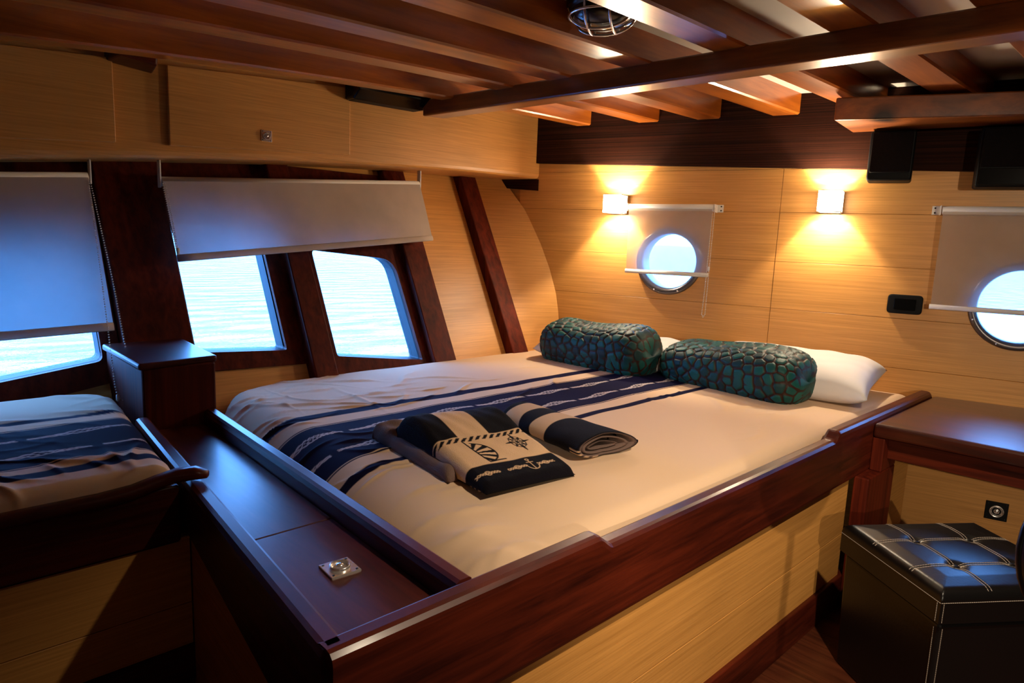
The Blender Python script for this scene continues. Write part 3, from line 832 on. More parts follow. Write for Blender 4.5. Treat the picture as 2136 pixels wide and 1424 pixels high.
# ================================================================== bed frame
def yo(x): return 0.432 + (-0.769 - x) * 0.09            # inner edge of the outer foot rail
def yi(x): return 0.676 + (-0.767 - x) * 0.045           # bed side edge of the inner foot rail
bed = empty('bed_frame', (-1.5, 1.8, 0.0), 'built-in double bed base with mahogany rails and pale veneer side', 'bed frame')
def ztop_rail(y):
    def ss(a, b): 
        t = min(1, max(0, (y - a) / (b - a))); return t * t * (3 - 2 * t)
    return 0.650 - 0.026 * (ss(0.955, 1.000) - ss(2.085, 2.125))
ys = sorted(set(list(np.linspace(0.40, 0.94, 5)) + list(np.linspace(0.94, 1.02, 12)) + list(np.linspace(1.02, 2.07, 6)) + list(np.linspace(2.07, 2.14, 12)) + list(np.linspace(2.14, 3.055, 5))))
rows = []
for yv in ys:
    zt = ztop_rail(yv); m = 0.0
    rows.append([(-0.730, yv, 0.467), (-0.728, yv, 0.475), (-0.728, yv, zt - 0.018), (-0.7305, yv, zt - 0.008), (-0.737, yv, zt - 0.002), (-0.745, yv, zt), (-0.764, yv, zt), (-0.770, yv, zt - 0.003), (-0.773, yv, zt - 0.010), (-0.773, yv, 0.467)])
rows.append([(a, b + 0.018, c if c < 0.5 else c - 0.012) for a, b, c in rows[-1]])
V = [v for r_ in rows for v in r_]; n = len(rows); k_ = 10
F = [(i * k_ + k, (i + 1) * k_ + k, (i + 1) * k_ + (k + 1) % k_, i * k_ + (k + 1) % k_) for i in range(n - 1) for k in range(k_)]
F += [tuple(range(k_ - 1, -1, -1)), tuple((n - 1) * k_ + k for k in range(k_))]
mesh('side_rail', V, F, MAT['mahog_h'], bed)
# veneer side below the rail, two boards with a seam
box('side_panel', (-0.772, 0.43, 0.262), (-0.750, 2.30, 0.466), MAT['veneer'], bed, bevel=0.001, segs=1)
box('side_panel', (-0.772, 0.43, 0.10), (-0.750, 2.30, 0.260), MAT['veneer'], bed, bevel=0.001, segs=1)
box('baseboard', (-0.772, 0.43, 0.0), (-0.7375, 2.95, 0.112), MAT['mahog_h'], bed, bevel=0.003)
box('side_panel', (-0.772, 2.52, 0.112), (-0.750, 2.95, 0.466), MAT['veneer'], bed, bevel=0.001, segs=1)
# outer foot board
def rail_run(name, x0, x1, yfun, th, zt, zb0, zb1, parent, n=10):
    rows = []
    for x in np.linspace(x0, x1, n):
        t = (x - x0) / (x1 - x0); zb = zb0 + (zb1 - zb0) * t
        a, b = yfun(x) - th, yfun(x)
        rows.append([(x, a, zb), (x, a, zt - 0.014), (x, a + 0.004, zt - 0.004), (x, a + 0.011, zt), (x, b - 0.006, zt), (x, b - 0.001, zt - 0.003), (x, b, zt - 0.010), (x, b, zb)])
    V = [v for r_ in rows for v in r_]
    F = [(i * 8 + k, (i + 1) * 8 + k, (i + 1) * 8 + (k + 1) % 8, i * 8 + (k + 1) % 8) for i in range(n - 1) for k in range(8)]
    F += [tuple(range(7, -1, -1)), tuple((n - 1) * 8 + k for k in range(8))]
    return mesh(name, V, F, MAT['mahog_h'], parent)
rail_run('foot_board', -2.055, -0.752, yo, 0.036, 0.650, 0.600, 0.452, bed, 12)
rail_run('inner_rail', -2.048, -0.774, yi, 0.036, 0.650, 0.540, 0.540, bed, 12)
hexa('foot_panel', [(-1.51, 0.478, 0.0), (-0.760, 0.424, 0.0), (-0.760, 0.444, 0.0), (-1.51, 0.498, 0.0),
                    (-1.51, 0.478, 0.575), (-0.760, 0.424, 0.575), (-0.760, 0.444, 0.575), (-1.51, 0.498, 0.575)], MAT['veneer'], bed)
# ledge of two hatch lids between the rails
def lid(x0, x1):
    g = 0.0015
    return hexa('hatch_lid', [(x0 + g, yo(x0) + 0.001, 0.583), (x1 - g, yo(x1) + 0.001, 0.583), (x1 - g, yi(x1) - 0.038, 0.583), (x0 + g, yi(x0) - 0.038, 0.583),
                              (x0 + g, yo(x0) + 0.001, 0.608), (x1 - g, yo(x1) + 0.001, 0.608), (x1 - g, yi(x1) - 0.038, 0.608), (x0 + g, yi(x0) - 0.038, 0.608)], MAT['mahog_top'], bed, bevel=0.0015, segs=1)
lid(-2.05, -1.200)
l2 = lid(-1.200, -0.775)
lt = square_latch((-0.998, 0.562, 0.608), (0.998, -0.07, 0), (0.07, 0.998, 0), (0, 0, 1), 0.056, l2)
box('bed_base', (-2.38, 0.71, 0.40), (-0.775, 2.36, 0.455), MAT['mahog_h'], bed)

# ================================================================== printed mattresses
CREAM = np.array([0.66, 0.455, 0.30]); NAVY = np.array([0.0065, 0.0055, 0.027]); ROPE = np.array([0.50, 0.42, 0.40])
def stripe(x, a, b, s=0.0012):
    return np.clip((x - a) / s + 0.5, 0, 1) * np.clip((b - x) / s + 0.5, 0, 1)
def rope_motif(dx, y, per=0.238, ln=0.222, w=0.0019):
    p = np.mod(y, per); t = p / ln
    on = (t > 0.01) & (t < 0.99)
    A = 0.0045 + 0.011 * np.exp(-((t - 0.52) / 0.20) ** 2)
    m = np.zeros_like(dx)
    for ph in (0, 2.1, 4.2):
        c = A * np.sin(2 * np.pi * t * 4.5 + ph + 1.2 * np.sin(9 * t)) + 0.004 * np.sin(t * 7)
        m = np.maximum(m, np.clip((w * 1.5 - np.abs(dx - c)) / w + 0.3, 0, 1))
    c2 = 0.013 * np.exp(-((t - 0.52) / 0.14) ** 2)
    m = np.maximum(m, np.clip((w * 1.4 - np.abs(np.abs(dx) - c2)) / w, 0, 1) * (np.abs(t - 0.52) < 0.3))
    return m * on
def print_sheet(x, y, bands):
    """bands: thin1, band, thin2, rope1, rope2 x positions"""
    t1, bd, t2, r1, r2 = bands
    col = np.broadcast_to(CREAM, x.shape + (3,)).copy()
    def mixin(m, c):
        nonlocal col
        col = col * (1 - m[..., None]) + c * m[..., None]
    mixin(stripe(x, *t1, 0.003), NAVY); mixin(stripe(x, *t2, 0.003), NAVY)
    mixin(stripe(x, bd[0], bd[1], 0.003), NAVY)
    mixin(stripe(x, bd[0] + 0.006, bd[0] + 0.0095, 0.002), CREAM * 1.05); mixin(stripe(x, bd[1] - 0.0095, bd[1] - 0.006, 0.002), CREAM * 1.05)
    inner = stripe(x, bd[0] + 0.02, bd[1] - 0.02)
    mixin(rope_motif(x - r1, y) * inner, ROPE); mixin(rope_motif(x - r2, y + 0.11) * inner, ROPE)
    return col
rng = np.random.default_rng(4)
def sines(x, y, n, fmin, fmax, seed):
    r = np.random.default_rng(seed); out = np.zeros_like(x)
    for _ in range(n):
        f = r.uniform(fmin, fmax); a = r.uniform(0, 2 * np.pi); p = r.uniform(0, 6.28)
        out += np.sin(2 * np.pi * f * (x * np.cos(a) + y * np.sin(a)) + p)
    return out / math.sqrt(n)
def creases(x, y, seed, n, cx, cy, sx, sy, ang, spread, amp, wid=0.012, ln=0.16):
    r = np.random.default_rng(seed); out = np.zeros_like(x)
    for _ in range(n):
        px, py = cx + r.normal() * sx, cy + r.normal() * sy
        a = ang + r.normal() * spread
        u = (x - px) * math.cos(a) + (y - py) * math.sin(a); v = -(x - px) * math.sin(a) + (y - py) * math.cos(a)
        v = v + 0.25 * u * u / ln * r.normal()
        l = ln * r.uniform(0.5, 1.3); w = wid * r.uniform(0.6, 1.3)
        out += amp * r.uniform(0.4, 1.0) * np.exp(-(v / w) ** 2 - (u / l) ** 2)
    return out
def edge_drop(d, r):
    t = np.clip(1 - d / r, 0, 1)
    return r * (1 - np.sqrt(np.clip(1 - t * t, 0, 1)))

# --- double bed
def bed_mattress():
    U = np.concatenate([np.linspace(0, 0.30, 46)[:-1], np.linspace(0.30, 0.70, 330)[:-1], np.linspace(0.70, 1, 46)])
    Vv = np.concatenate([np.linspace(0, 0.08, 40)[:-1], np.linspace(0.08, 1, 400)])
    u, v = np.meshgrid(U, Vv, indexing='ij')
    xr = -0.782
    def foot(x): return yi(x) + 0.016
    def head(x): return wall_y(x) - 0.05
    y0 = 0.72 + v * 1.9
    t = np.clip((1.10 - y0) / 0.38, 0, 1)
    xl = -2.405 + 0.40 * (1 - np.sqrt(1 - t * t)) 
    x = xl + (xr - xl) * u
    yf = foot(x); yh = head(x)
    y = yf + (yh - yf) * v
    dl, dr, df, dh = (x - xl), (xr - x), (y - yf), (yh - y)
    corner = np.clip(1 - np.hypot(xr - x, y - yf) / 0.5, 0, 1)
    z = 0.634 - edge_drop(df, 0.16) - edge_drop(dl, 0.07) - edge_drop(dr, 0.045 + 0.05 * np.clip(1 - df / 0.5, 0, 1)) - edge_drop(dh, 0.05)
    z = z - 0.045 * corner ** 1.5 + 0.006 * np.sin((x + 2.4) / 1.6 * np.pi)
    z += 0.0016 * sines(x, y, 10, 1.0, 4.0, 3)
    z += creases(x, y, 8, 34, -2.15, 1.00, 0.16, 0.16, 1.3, 0.25, 0.0065, 0.009, 0.13)
    z += creases(x, y, 9, 16, -1.95, 1.55, 0.15, 0.25, 1.9, 0.5, 0.006, 0.009, 0.12)
    z += creases(x, y, 10, 18, -1.55, 0.86, 0.25, 0.06, 1.35, 0.3, 0.007, 0.008, 0.07)
    z += creases(x, y, 11, 14, -1.1, 2.1, 0.16, 0.12, 1.9, 0.5, 0.005, 0.009, 0.10)
    z += creases(x, y, 12, 10, -0.95, 0.80, 0.08, 0.05, 0.9, 0.4, 0.008, 0.012, 0.06)
    P = np.stack([x, y, z], -1)
    col = print_sheet(x, y, ((-1.842, -1.793), (-1.728, -1.424), (-1.362, -1.331), -1.642, -1.508))
    # skirt all round
    def ring(Pm, dz, wob):
        Q = Pm.copy(); Q[..., 2] = 0.458 + dz; return Q
    top = P
    nu, nv = top.shape[:2]
    border_i = [(i, 0) for i in range(nu)] + [(nu - 1, j) for j in range(1, nv)] + [(i, nv - 1) for i in range(nu - 2, -1, -1)] + [(0, j) for j in range(nv - 2, 0, -1)]
    me = bpy.data.meshes.new('mattress')
    verts = top.reshape(-1, 3).tolist(); faces = grid_faces(nu, nv)
    base = len(verts); bi = [i * nv + j for i, j in border_i]
    for k, (i, j) in enumerate(border_i):
        p = top[i, j]; w = 0.004 * math.sin(k * 0.45) + 0.003 * math.sin(k * 0.21 + 1)
        q = [p[0], p[1], 0.458]
        if j == 0: q[1] += 0.012 + w * 1.5
        verts.append(q)
    nb = len(border_i)
    for k in range(nb):
        faces.append((bi[k], base + k, base + (k + 1) % nb, bi[(k + 1) % nb]))
    faces.append(tuple(base + k for k in range(nb)))
    me.from_pydata(verts, [], faces)
    me.polygons.foreach_set('use_smooth', [True] * (len(faces) - 1) + [False])
    a = me.color_attributes.new('print', 'FLOAT_COLOR', 'POINT')
    c = np.ones((len(verts), 4), np.float32); c[:base, :3] = col.reshape(-1, 3)
    c[base:, :3] = [col[i, j] for i, j in border_i]
    a.data.foreach_set('color', c.ravel())
    me.update()
    o = put('mattress', me, MAT['sheet'])
    return o
mt = bed_mattress()
bm_ = bmesh.new(); bm_.from_mesh(mt.data); bmesh.ops.recalc_face_normals(bm_, faces=bm_.faces); bm_.to_mesh(mt.data); bm_.free()
tag(mt, 'double bed mattress in cream sheet with navy rope printed band running to the pillows', 'mattress')

# --- side bunk
bunk = empty('side_bunk', (-1.9, -0.3, 0.0), 'dark framed side bunk with pale veneer front in the left foreground', 'bunk')
BX = -1.50
box('front_board', (BX - 0.007, YF, 0.512), (BX + 0.010, 0.452, 0.640), MAT['mahog_h'], bunk, bevel=0.004)
box('front_panel', (BX - 0.03, YF, 0.352), (BX - 0.008, 0.475, 0.511), MAT['veneer'], bunk, bevel=0.001, segs=1)
box('front_panel', (BX - 0.03, YF, 0.25), (BX - 0.008, 0.475, 0.350), MAT['veneer'], bunk, bevel=0.001, segs=1)
box('kick_board', (BX - 0.03, YF, 0.0), (BX - 0.004, 0.475, 0.249), MAT['mahog_h'], bunk)
box('bunk_base', (-2.28, YF, 0.45), (BX - 0.03, 0.44, 0.50), MAT['mahog_h'], bunk)
# fiddle rail with its curled end lapping onto the foot board
path = [(BX + 0.010, YF, 0.642), (BX + 0.010, 0.0, 0.642), (BX + 0.010, 0.30, 0.642), (BX + 0.010, 0.36, 0.646), (BX + 0.010, 0.405, 0.656), (BX + 0.012, 0.445, 0.664), (BX + 0.028, 0.478, 0.667), (BX + 0.044, 0.500, 0.664)]
rows = []
for i, p_ in enumerate(path):
    p0 = np.array(path[max(i - 1, 0)]); p1 = np.array(path[min(i + 1, len(path) - 1)])
    t = (p1 - p0) / np.linalg.norm(p1 - p0); sd = np.array([t[1], -t[0], 0])
    hw, hh = (0.017, 0.013)
    if i == len(path) - 1: hw, hh = 0.011, 0.007
    rows.append([np.array(p_) + sd * hw * a + np.array([0, 0, hh * b]) for a, b in ((1, -.7), (1, .4), (.6, 1), (-.6, 1), (-1, .4), (-1, -.7), (-.6, -1), (.6, -1))])
V = [v for r_ in rows for v in r_]; n = len(rows)
F = [(i * 8 + k, (i + 1) * 8 + k, (i + 1) * 8 + (k + 1) % 8, i * 8 + (k + 1) % 8) for i in range(n - 1) for k in range(8)]
F += [tuple(range(7, -1, -1)), tuple((n - 1) * 8 + k for k in range(8))]
mesh('fiddle_rail', V, F, MAT['mahog_h'], bunk, smooth=True)

def bunk_mattress():
    U = np.concatenate([np.linspace(0, 0.38, 40)[:-1], np.linspace(0.38, 0.95, 240)[:-1], np.linspace(0.95, 1, 12)])
    Vv = np.concatenate([np.linspace(0, 0.45, 60)[:-1], np.linspace(0.45, 1, 200)])
    u, v = np.meshgrid(U, Vv, indexing='ij')
    y0 = -1.2 + v * 1.70
    xr = -1.508
    t = np.clip((y0 - 0.33) / 0.17, 0, 1)
    xl = -2.375 + 0.20 * (1 - np.sqrt(np.clip(1 - t * t, 0, 1)))
    x = xl + (xr - xl) * u
    yend = 0.452 + (-x - 1.52) * 0.09
    y = -1.2 + v * (yend + 1.2)
    z = 0.680 - edge_drop(x - xl, 0.05) - edge_drop(xr - x, 0.035) - edge_drop(yend - y, 0.045) - edge_drop(y + 1.2, 0.05)
    z += 0.0015 * sines(x, y, 8, 1.5, 5, 7)
    z += creases(x, y, 21, 26, -1.62, 0.15, 0.06, 0.25, 0.6, 0.5, 0.008, 0.012, 0.07)
    z += creases(x, y, 22, 20, -2.15, 0.25, 0.10, 0.2, 0.8, 0.4, 0.006, 0.014, 0.10)
    z += creases(x, y, 23, 14, -1.8, 0.3, 0.10, 0.2, 1.1, 0.4, 0.003, 0.010, 0.10)
    P = np.stack([x, y, z], -1)
    col = print_sheet(x, y, ((-2.068, -2.040), (-1.985, -1.660), (-1.622, -1.583), -1.892, -1.758))
    nu, nv = P.shape[:2]
    bi_ij = [(i, 0) for i in range(nu)] + [(nu - 1, j) for j in range(1, nv)] + [(i, nv - 1) for i in range(nu - 2, -1, -1)] + [(0, j) for j in range(nv - 2, 0, -1)]
    verts = P.reshape(-1, 3).tolist(); faces = grid_faces(nu, nv); base = len(verts)
    bi = [i * nv + j for i, j in bi_ij]; nb = len(bi)
    for i, j in bi_ij: verts.append([P[i, j, 0], P[i, j, 1], 0.503])
    faces += [(bi[k], base + k, base + (k + 1) % nb, bi[(k + 1) % nb]) for k in range(nb)] + [tuple(base + k for k in range(nb))]
    me = bpy.data.meshes.new('bunk_mattress'); me.from_pydata(verts, [], faces)
    me.polygons.foreach_set('use_smooth', [True] * (len(faces) - 1) + [False])
    a = me.color_attributes.new('print', 'FLOAT_COLOR', 'POINT')
    c = np.ones((len(verts), 4), np.float32); c[:base, :3] = col.reshape(-1, 3); c[base:, :3] = [col[i, j] for i, j in bi_ij]
    a.data.foreach_set('color', c.ravel()); me.update()
    return put('bunk_mattress', me, MAT['sheet'])
bmt = bunk_mattress()
bm_ = bmesh.new(); bm_.from_mesh(bmt.data); bmesh.ops.recalc_face_normals(bm_, faces=bm_.faces); bm_.to_mesh(bmt.data); bm_.free()
tag(bmt, 'single bunk mattress in cream sheet with navy rope band under the blue lit blind', 'mattress')

# ================================================================== pillows and cushions
def pillow(name, label, ctr, ax, ln, dp, h, tilt, seed, cat='pillow', group=None):
    n, m = 56, 40
    u, v = np.meshgrid(np.linspace(-1, 1, n), np.linspace(-1, 1, m), indexing='ij')
    ax = np.array(ax, float); ax /= np.linalg.norm(ax); side = np.array([-ax[1], ax[0], 0.0])
    X = 0.5 * ln * u * (1 - 0.045 * (1 - v * v)); Y = 0.5 * dp * v * (1 - 0.07 * (1 - u * u))
    prof = (np.clip(1 - u ** 6, 0, 1) * np.clip(1 - v ** 4, 0, 1)) ** 0.5
    wr = 0.0025 * sines(X * 1.0, Y * 1.0, 8, 4, 14, seed) * prof
    V, fs = [], []
    top = np.stack([X, Y, 0.5 * h * prof * 1.15 + wr], -1); bot = np.stack([X, Y, -0.5 * h * prof * 0.85], -1)
    ct, st = math.cos(tilt), math.sin(tilt)
    def tr(P):
        y2 = P[..., 1] * ct - P[..., 2] * st; z2 = P[..., 1] * st + P[..., 2] * ct
        return np.array(ctr) + P[..., :1] * ax + y2[..., None] * side + z2[..., None] * np.array([0, 0, 1.0])
    a, b = tr(top).reshape(-1, 3), tr(bot).reshape(-1, 3)
    f1 = grid_faces(n, m); o = n * m
    f2 = [tuple(q + o for q in reversed(f)) for f in f1]
    bm = bmesh.new()
    vs = [bm.verts.new(p) for p in np.vstack([a, b])]
    for f in f1 + f2: bm.faces.new([vs[i] for i in f])
    bmesh.ops.remove_doubles(bm, verts=bm.verts, dist=1e-5)
    bmesh.ops.recalc_face_normals(bm, faces=bm.faces)
    me = bpy.data.meshes.new(name); bm.to_mesh(me); bm.free()
    me.polygons.foreach_set('use_smooth', [True] * len(me.polygons))
    o_ = put(name, me, MAT['linen'])
    return tag(o_, label, cat, group)
pillow('pillow', 'white pillow at the right of the bed behind the larger teal cushion', (-1.155, 2.675, 0.702), (0.975, 0.17, 0), 0.66, 0.45, 0.14, 0.10, 3, group='white pillows')
pillow('pillow', 'white pillow mostly hidden behind the left teal cushion with one corner showing', (-1.90, 2.505, 0.695), (0.965, 0.24, 0), 0.70, 0.34, 0.12, 0.10, 5, group='white pillows')

def pebble_cushion(label, ctr, ax, ln, dp, h, tilt, seed):
    n, m = 230, 150
    th = np.linspace(0, 2 * np.pi, m, endpoint=False)
    lon = np.linspace(-1, 1, n)
    r = np.random.default_rng(seed)
    A, T = np.meshgrid(lon, th, indexing='ij')
    sh = np.clip(1 - np.abs(A) ** 8.0, 0, 1) ** 0.38          # end rounding
    e = 2 / 2.9
    cy = np.sign(np.cos(T)) * np.abs(np.cos(T)) ** e; cz = np.sign(np.sin(T)) * np.abs(np.sin(T)) ** e
    X = 0.5 * ln * A * (1 - 0.05 * (cz > 0) * cz)
    sag = 1 + 0.05 * np.sin(2.2 * A + seed) 
    Y = 0.5 * dp * cy * sh; Z = 0.5 * h * cz * sh * sag
    Z += 0.010 * np.sin(3.0 * A + 1.0 + seed) * sh * (cz > 0)
    # pebble cells scattered evenly over the surface
    S3 = np.stack([X, Y, Z], -1)
    flat3 = S3.reshape(-1, 3)
    pts = []
    for idx in r.permutation(len(flat3))[:9000]:
        q = flat3[idx]
        if len(pts) == 0 or np.min(np.linalg.norm((np.array(pts) - q) * (0.86, 1.0, 1.0), axis=1)) > 0.0285: pts.append(q)
    pts = np.array(pts)
    d1 = np.full(X.shape, 9.0); d2 = np.full(X.shape, 9.0); cell = np.zeros(X.shape)
    hue = r.uniform(0, 1, len(pts))
    for k in range(len(pts)):
        d = np.sqrt((((S3 - pts[k]) * (0.86, 1.0, 1.0)) ** 2).sum(-1))
        better = d < d1
        d2 = np.where(better, d1, np.minimum(d2, d)); cell = np.where(better, hue[k], cell); d1 = np.where(better, d, d1)
    edge = np.clip((d2 - d1) / 0.0165, 0, 1)
    bumpv = 0.0065 * np.clip((edge - 0.2) / 0.5, 0, 1) ** 0.6 * sh
    nrm = np.stack([np.zeros_like(X), cy / dp, cz / h], -1); nrm /= np.linalg.norm(nrm, axis=-1, keepdims=True) + 1e-9
    L_ = np.stack([X, Y, Z], -1) + nrm * bumpv[..., None]
    ax = np.array(ax, float); ax /= np.linalg.norm(ax); side = np.array([-ax[1], ax[0], 0.0])
    ct, st = math.cos(tilt), math.sin(tilt)
    y2 = L_[..., 1] * ct - L_[..., 2] * st; z2 = L_[..., 1] * st + L_[..., 2] * ct
    P = np.array(ctr) + L_[..., :1] * ax + y2[..., None] * side + z2[..., None] * np.array([0, 0, 1.0])
    nu, nv = P.shape[:2]
    fs = [(i * nv + j, (i + 1) * nv + j, (i + 1) * nv + (j + 1) % nv, i * nv + (j + 1) % nv) for i in range(nu - 1) for j in range(nv)]
    me = bpy.data.meshes.new('cushion')
    me.from_pydata(P.reshape(-1, 3).tolist(), [], fs)
    for nm, arr in (('edge', edge), ('cell', cell)):
        at = me.attributes.new(nm, 'FLOAT', 'POINT'); at.data.foreach_set('value', arr.astype(np.float32).ravel())
    bm = bmesh.new(); bm.from_mesh(me); bmesh.ops.recalc_face_normals(bm, faces=bm.faces); bm.to_mesh(me); bm.free()
    me.polygons.foreach_set('use_smooth', [True] * len(me.polygons))
    o = put('cushion', me, MAT['pebble'])
    return tag(o, label, 'cushion', 'teal pebble cushions')
pebble_cushion('teal velvet pebble cushion nearer the windows, left of the two', (-1.895, 2.375, 0.722), (1, 0.01, 0), 0.60, 0.25, 0.205, 0.22, 11)
pebble_cushion('teal velvet pebble cushion in front of the right white pillow', (-1.285, 2.485, 0.715), (0.99, -0.07, 0), 0.63, 0.28, 0.180, 0.12, 12)

# ================================================================== towels on the bed
TNAVY = np.array([0.005, 0.004, 0.0065]); TCREAM = np.array([0.62, 0.40, 0.24]); TGREY = np.array([0.15, 0.095, 0.078])
def seg_d(px, py, a, b):
    ax, ay = a; bx, by = b
    t = np.clip(((px - ax) * (bx - ax) + (py - ay) * (by - ay)) / ((bx - ax) ** 2 + (by - ay) ** 2 + 1e-12), 0, 1)
    return np.hypot(px - ax - t * (bx - ax), py - ay - t * (by - ay))
def strokes(px, py, polys, w):
    m = np.zeros_like(px)
    for poly in polys:
        for a, b in zip(poly[:-1], poly[1:]):
            m = np.maximum(m, np.clip((w - seg_d(px, py, a, b)) / 0.0012 + 0.5, 0, 1))
    return m
def circ(cx, cy, r, a0=0, a1=2 * math.pi, n=18):
    return [(cx + r * math.cos(t), cy + r * math.sin(t)) for t in np.linspace(a0, a1, n)]

def pad(name, parent, corners, zbase, ztop, er, painter, nu=60, nv=80, mat=None, wob=0.0, seed=0):
    """soft folded slab: corners back-left, back-right, front-right, front-left in plan"""
    U, Vv = np.linspace(0, 1, nu), np.linspace(0, 1, nv)
    u, v = np.meshgrid(U, Vv, indexing='ij')
    bl, br, fr, fl = [np.array(c, float) for c in corners]
    xy = (bl * ((1 - u) * (1 - v))[..., None] + br * (u * (1 - v))[..., None] + fr * (u * v)[..., None] + fl * ((1 - u) * v)[..., None])
    Wd = 0.5 * (np.linalg.norm(br - bl) + np.linalg.norm(fr - fl)); Ln = 0.5 * (np.linalg.norm(fl - bl) + np.linalg.norm(fr - br))
    d = np.minimum(np.minimum(u, 1 - u) * Wd, np.minimum(v, 1 - v) * Ln)
    z = ztop(u, v) - edge_drop(np.minimum(u, 1 - u) * Wd, er) - edge_drop((1 - v) * Ln, er) - edge_drop(v * Ln, er * 1.4)
    z += wob * sines(xy[..., 0], xy[..., 1], 8, 6, 22, seed)
    z = np.maximum(z, zbase)
    P = np.concatenate([xy, z[..., None]], -1)
    col = painter(u * Wd, v * Ln, u, v)
    verts = P.reshape(-1, 3).tolist(); faces = grid_faces(nu, nv); base = len(verts)
    bi_ij = [(i, 0) for i in range(nu)] + [(nu - 1, j) for j in range(1, nv)] + [(i, nv - 1) for i in range(nu - 2, -1, -1)] + [(0, j) for j in range(nv - 2, 0, -1)]
    bi = [i * nv + j for i, j in bi_ij]; nb = len(bi)
    ctr = xy.reshape(-1, 2).mean(0)
    for i, j in bi_ij:
        q = xy[i, j] + (ctr - xy[i, j]) * 0.02
        verts.append([q[0], q[1], zbase])
    faces += [(bi[k], base + k, base + (k + 1) % nb, bi[(k + 1) % nb]) for k in range(nb)] + [tuple(base + k for k in range(nb))]
    me = bpy.data.meshes.new(name); me.from_pydata(verts, [], faces)
    me.polygons.foreach_set('use_smooth', [True] * (len(faces) - 1) + [False])
    c = np.ones((len(verts), 4), np.float32); c[:base, :3] = col.reshape(-1, 3); c[base:, :3] = [col[i, j] for i, j in bi_ij]
    a = me.color_attributes.new('print', 'FLOAT_COLOR', 'POINT'); a.data.foreach_set('color', c.ravel())
    bm = bmesh.new(); bm.from_mesh(me); bmesh.ops.recalc_face_normals(bm, faces=bm.faces); bm.to_mesh(me); bm.free()
    return put(name, me, mat or MAT['terry'], parent)

tw = empty('folded_towel', (-1.2, 1.07, 0.64), 'folded navy and cream beach towel with sailboat, compass and anchor print', 'towel')
def flat(c):
    return lambda x, y, u, v: np.broadcast_to(np.array(c), u.shape + (3,)).copy()
def underpaint(x, y, u, v):
    col = np.broadcast_to(TGREY * 1.15, u.shape + (3,)).copy()
    return col
def midpaint(x, y, u, v):
    col = np.broadcast_to(TNAVY, u.shape + (3,)).copy()
    m = ((v > 0.30) & (v < 0.36) & (u < 0.15)) * 1.0
    m2 = ((v > 0.88) & (np.mod(y, 0.016) < 0.007) & (u < 0.2)) * 1.0
    m = np.maximum(m, m2)
    return col * (1 - m[..., None]) + TCREAM * 0.7 * m[..., None]
pad('lower_fold', tw, [(-1.535, 0.962), (-1.48, 1.25), (-1.10, 1.215), (-1.145, 0.918)], 0.637, lambda u, v: 0.680 - 0.014 * v + 0.012 * np.exp(-((v - 0.05) / 0.12) ** 2), 0.020, underpaint, wob=0.0028, seed=1)
pad('middle_fold', tw, [(-1.460, 0.978), (-1.43, 1.27), (-0.995, 1.185), (-1.055, 0.938)], 0.639, lambda u, v: 0.698 - 0.032 * v, 0.020, midpaint, wob=0.001, seed=2)
def toppaint(x, y, u, v):
    col = np.broadcast_to(TNAVY, u.shape + (3,)).copy()
    def mixin(m, c):
        nonlocal col
        m = np.clip(m, 0, 1)[..., None]; col = col * (1 - m) + np.array(c) * m
    back = (v < 0.44)
    mixin(back * stripe(u, 0.26, 0.60, 0.008), TCREAM)
    mixin(stripe(v, 0.44, 0.795, 0.006), TCREAM)
    # twisted rope border
    rope = stripe(v, 0.448, 0.497, 0.006)
    mixin(rope * ((np.mod(x / 0.0215 + (v - 0.448) * 19, 1.0) < 0.55) * 1.0), TNAVY)
    mixin(stripe(v, 0.440, 0.446, 0.004), TCREAM)
    ymid = 0.645
    L_ = y.max()
    # sailing boat: mast, round striped sail and hull line
    cx, cy = 0.090, 0.650 * L_
    R_, Yr = 0.040, 0.052
    mast = [[(cx - 0.020, cy - 0.062), (cx - 0.010, cy + 0.050)], [(cx - 0.010, cy + 0.050), (cx + 0.040, cy + 0.046)],
            [(cx - 0.018 + R_ * 1.35 * math.sin(t), cy - Yr * math.cos(t)) for t in np.linspace(0.25, 2.75, 22)]]
    m = strokes(x, y, mast, 0.0024)
    ex, ey = (x - cx + 0.018) / (R_ * 1.35), (y - cy) / Yr
    inside = (ex > 0.05) & (ex * ex + ey * ey < 1.0)
    ang = np.arctan2(ey, ex + 0.25)
    m = np.maximum(m, (inside & (np.mod(ang * 2.1 + 0.2, 1.0) < 0.48)) * 1.0)
    mixin(m, TNAVY)
    # compass rose
    cx, cy = 0.215, 0.600 * L_
    star = []
    for q in range(8):
        t = q * math.pi / 4; R = 1.0 if q % 2 == 0 else 0.66
        pt = lambda r_, a_: (cx + 0.036 * r_ * math.cos(a_), cy + 0.046 * r_ * math.sin(a_))
        star += [[pt(0.3, t - 0.39), pt(R, t), pt(0.3, t + 0.39)], [(cx, cy), pt(R, t)]]
    star.append([(cx + 0.022 * math.cos(t), cy + 0.028 * math.sin(t)) for t in np.linspace(0, 2 * math.pi, 24)])
    mixin(strokes(x, y, star, 0.0016), TNAVY)
    # anchor and chain on the navy border
    cx, cy = 0.175, 0.885 * L_
    anc = [[(cx, cy - 0.020), (cx, cy + 0.018)], [(cx - 0.010, cy - 0.012), (cx + 0.010, cy - 0.012)], circ(cx, cy - 0.024, 0.0042),
           circ(cx, cy + 0.001, 0.018, 0.25, math.pi - 0.25, 12)]
    for s0, s1 in ((0.005, 0.075), (0.10, 0.158), (0.192, 0.245)):
        xs = np.linspace(s0, s1, 22)
        anc.append([(a, cy + 0.004 * math.sin(a * 380)) for a in xs]); anc.append([(a, cy - 0.004 * math.sin(a * 380)) for a in xs])
        anc.append(circ((s0 + s1) / 2, cy, 0.008))
    mixin(strokes(x, y, anc, 0.0013), TCREAM)
    return col
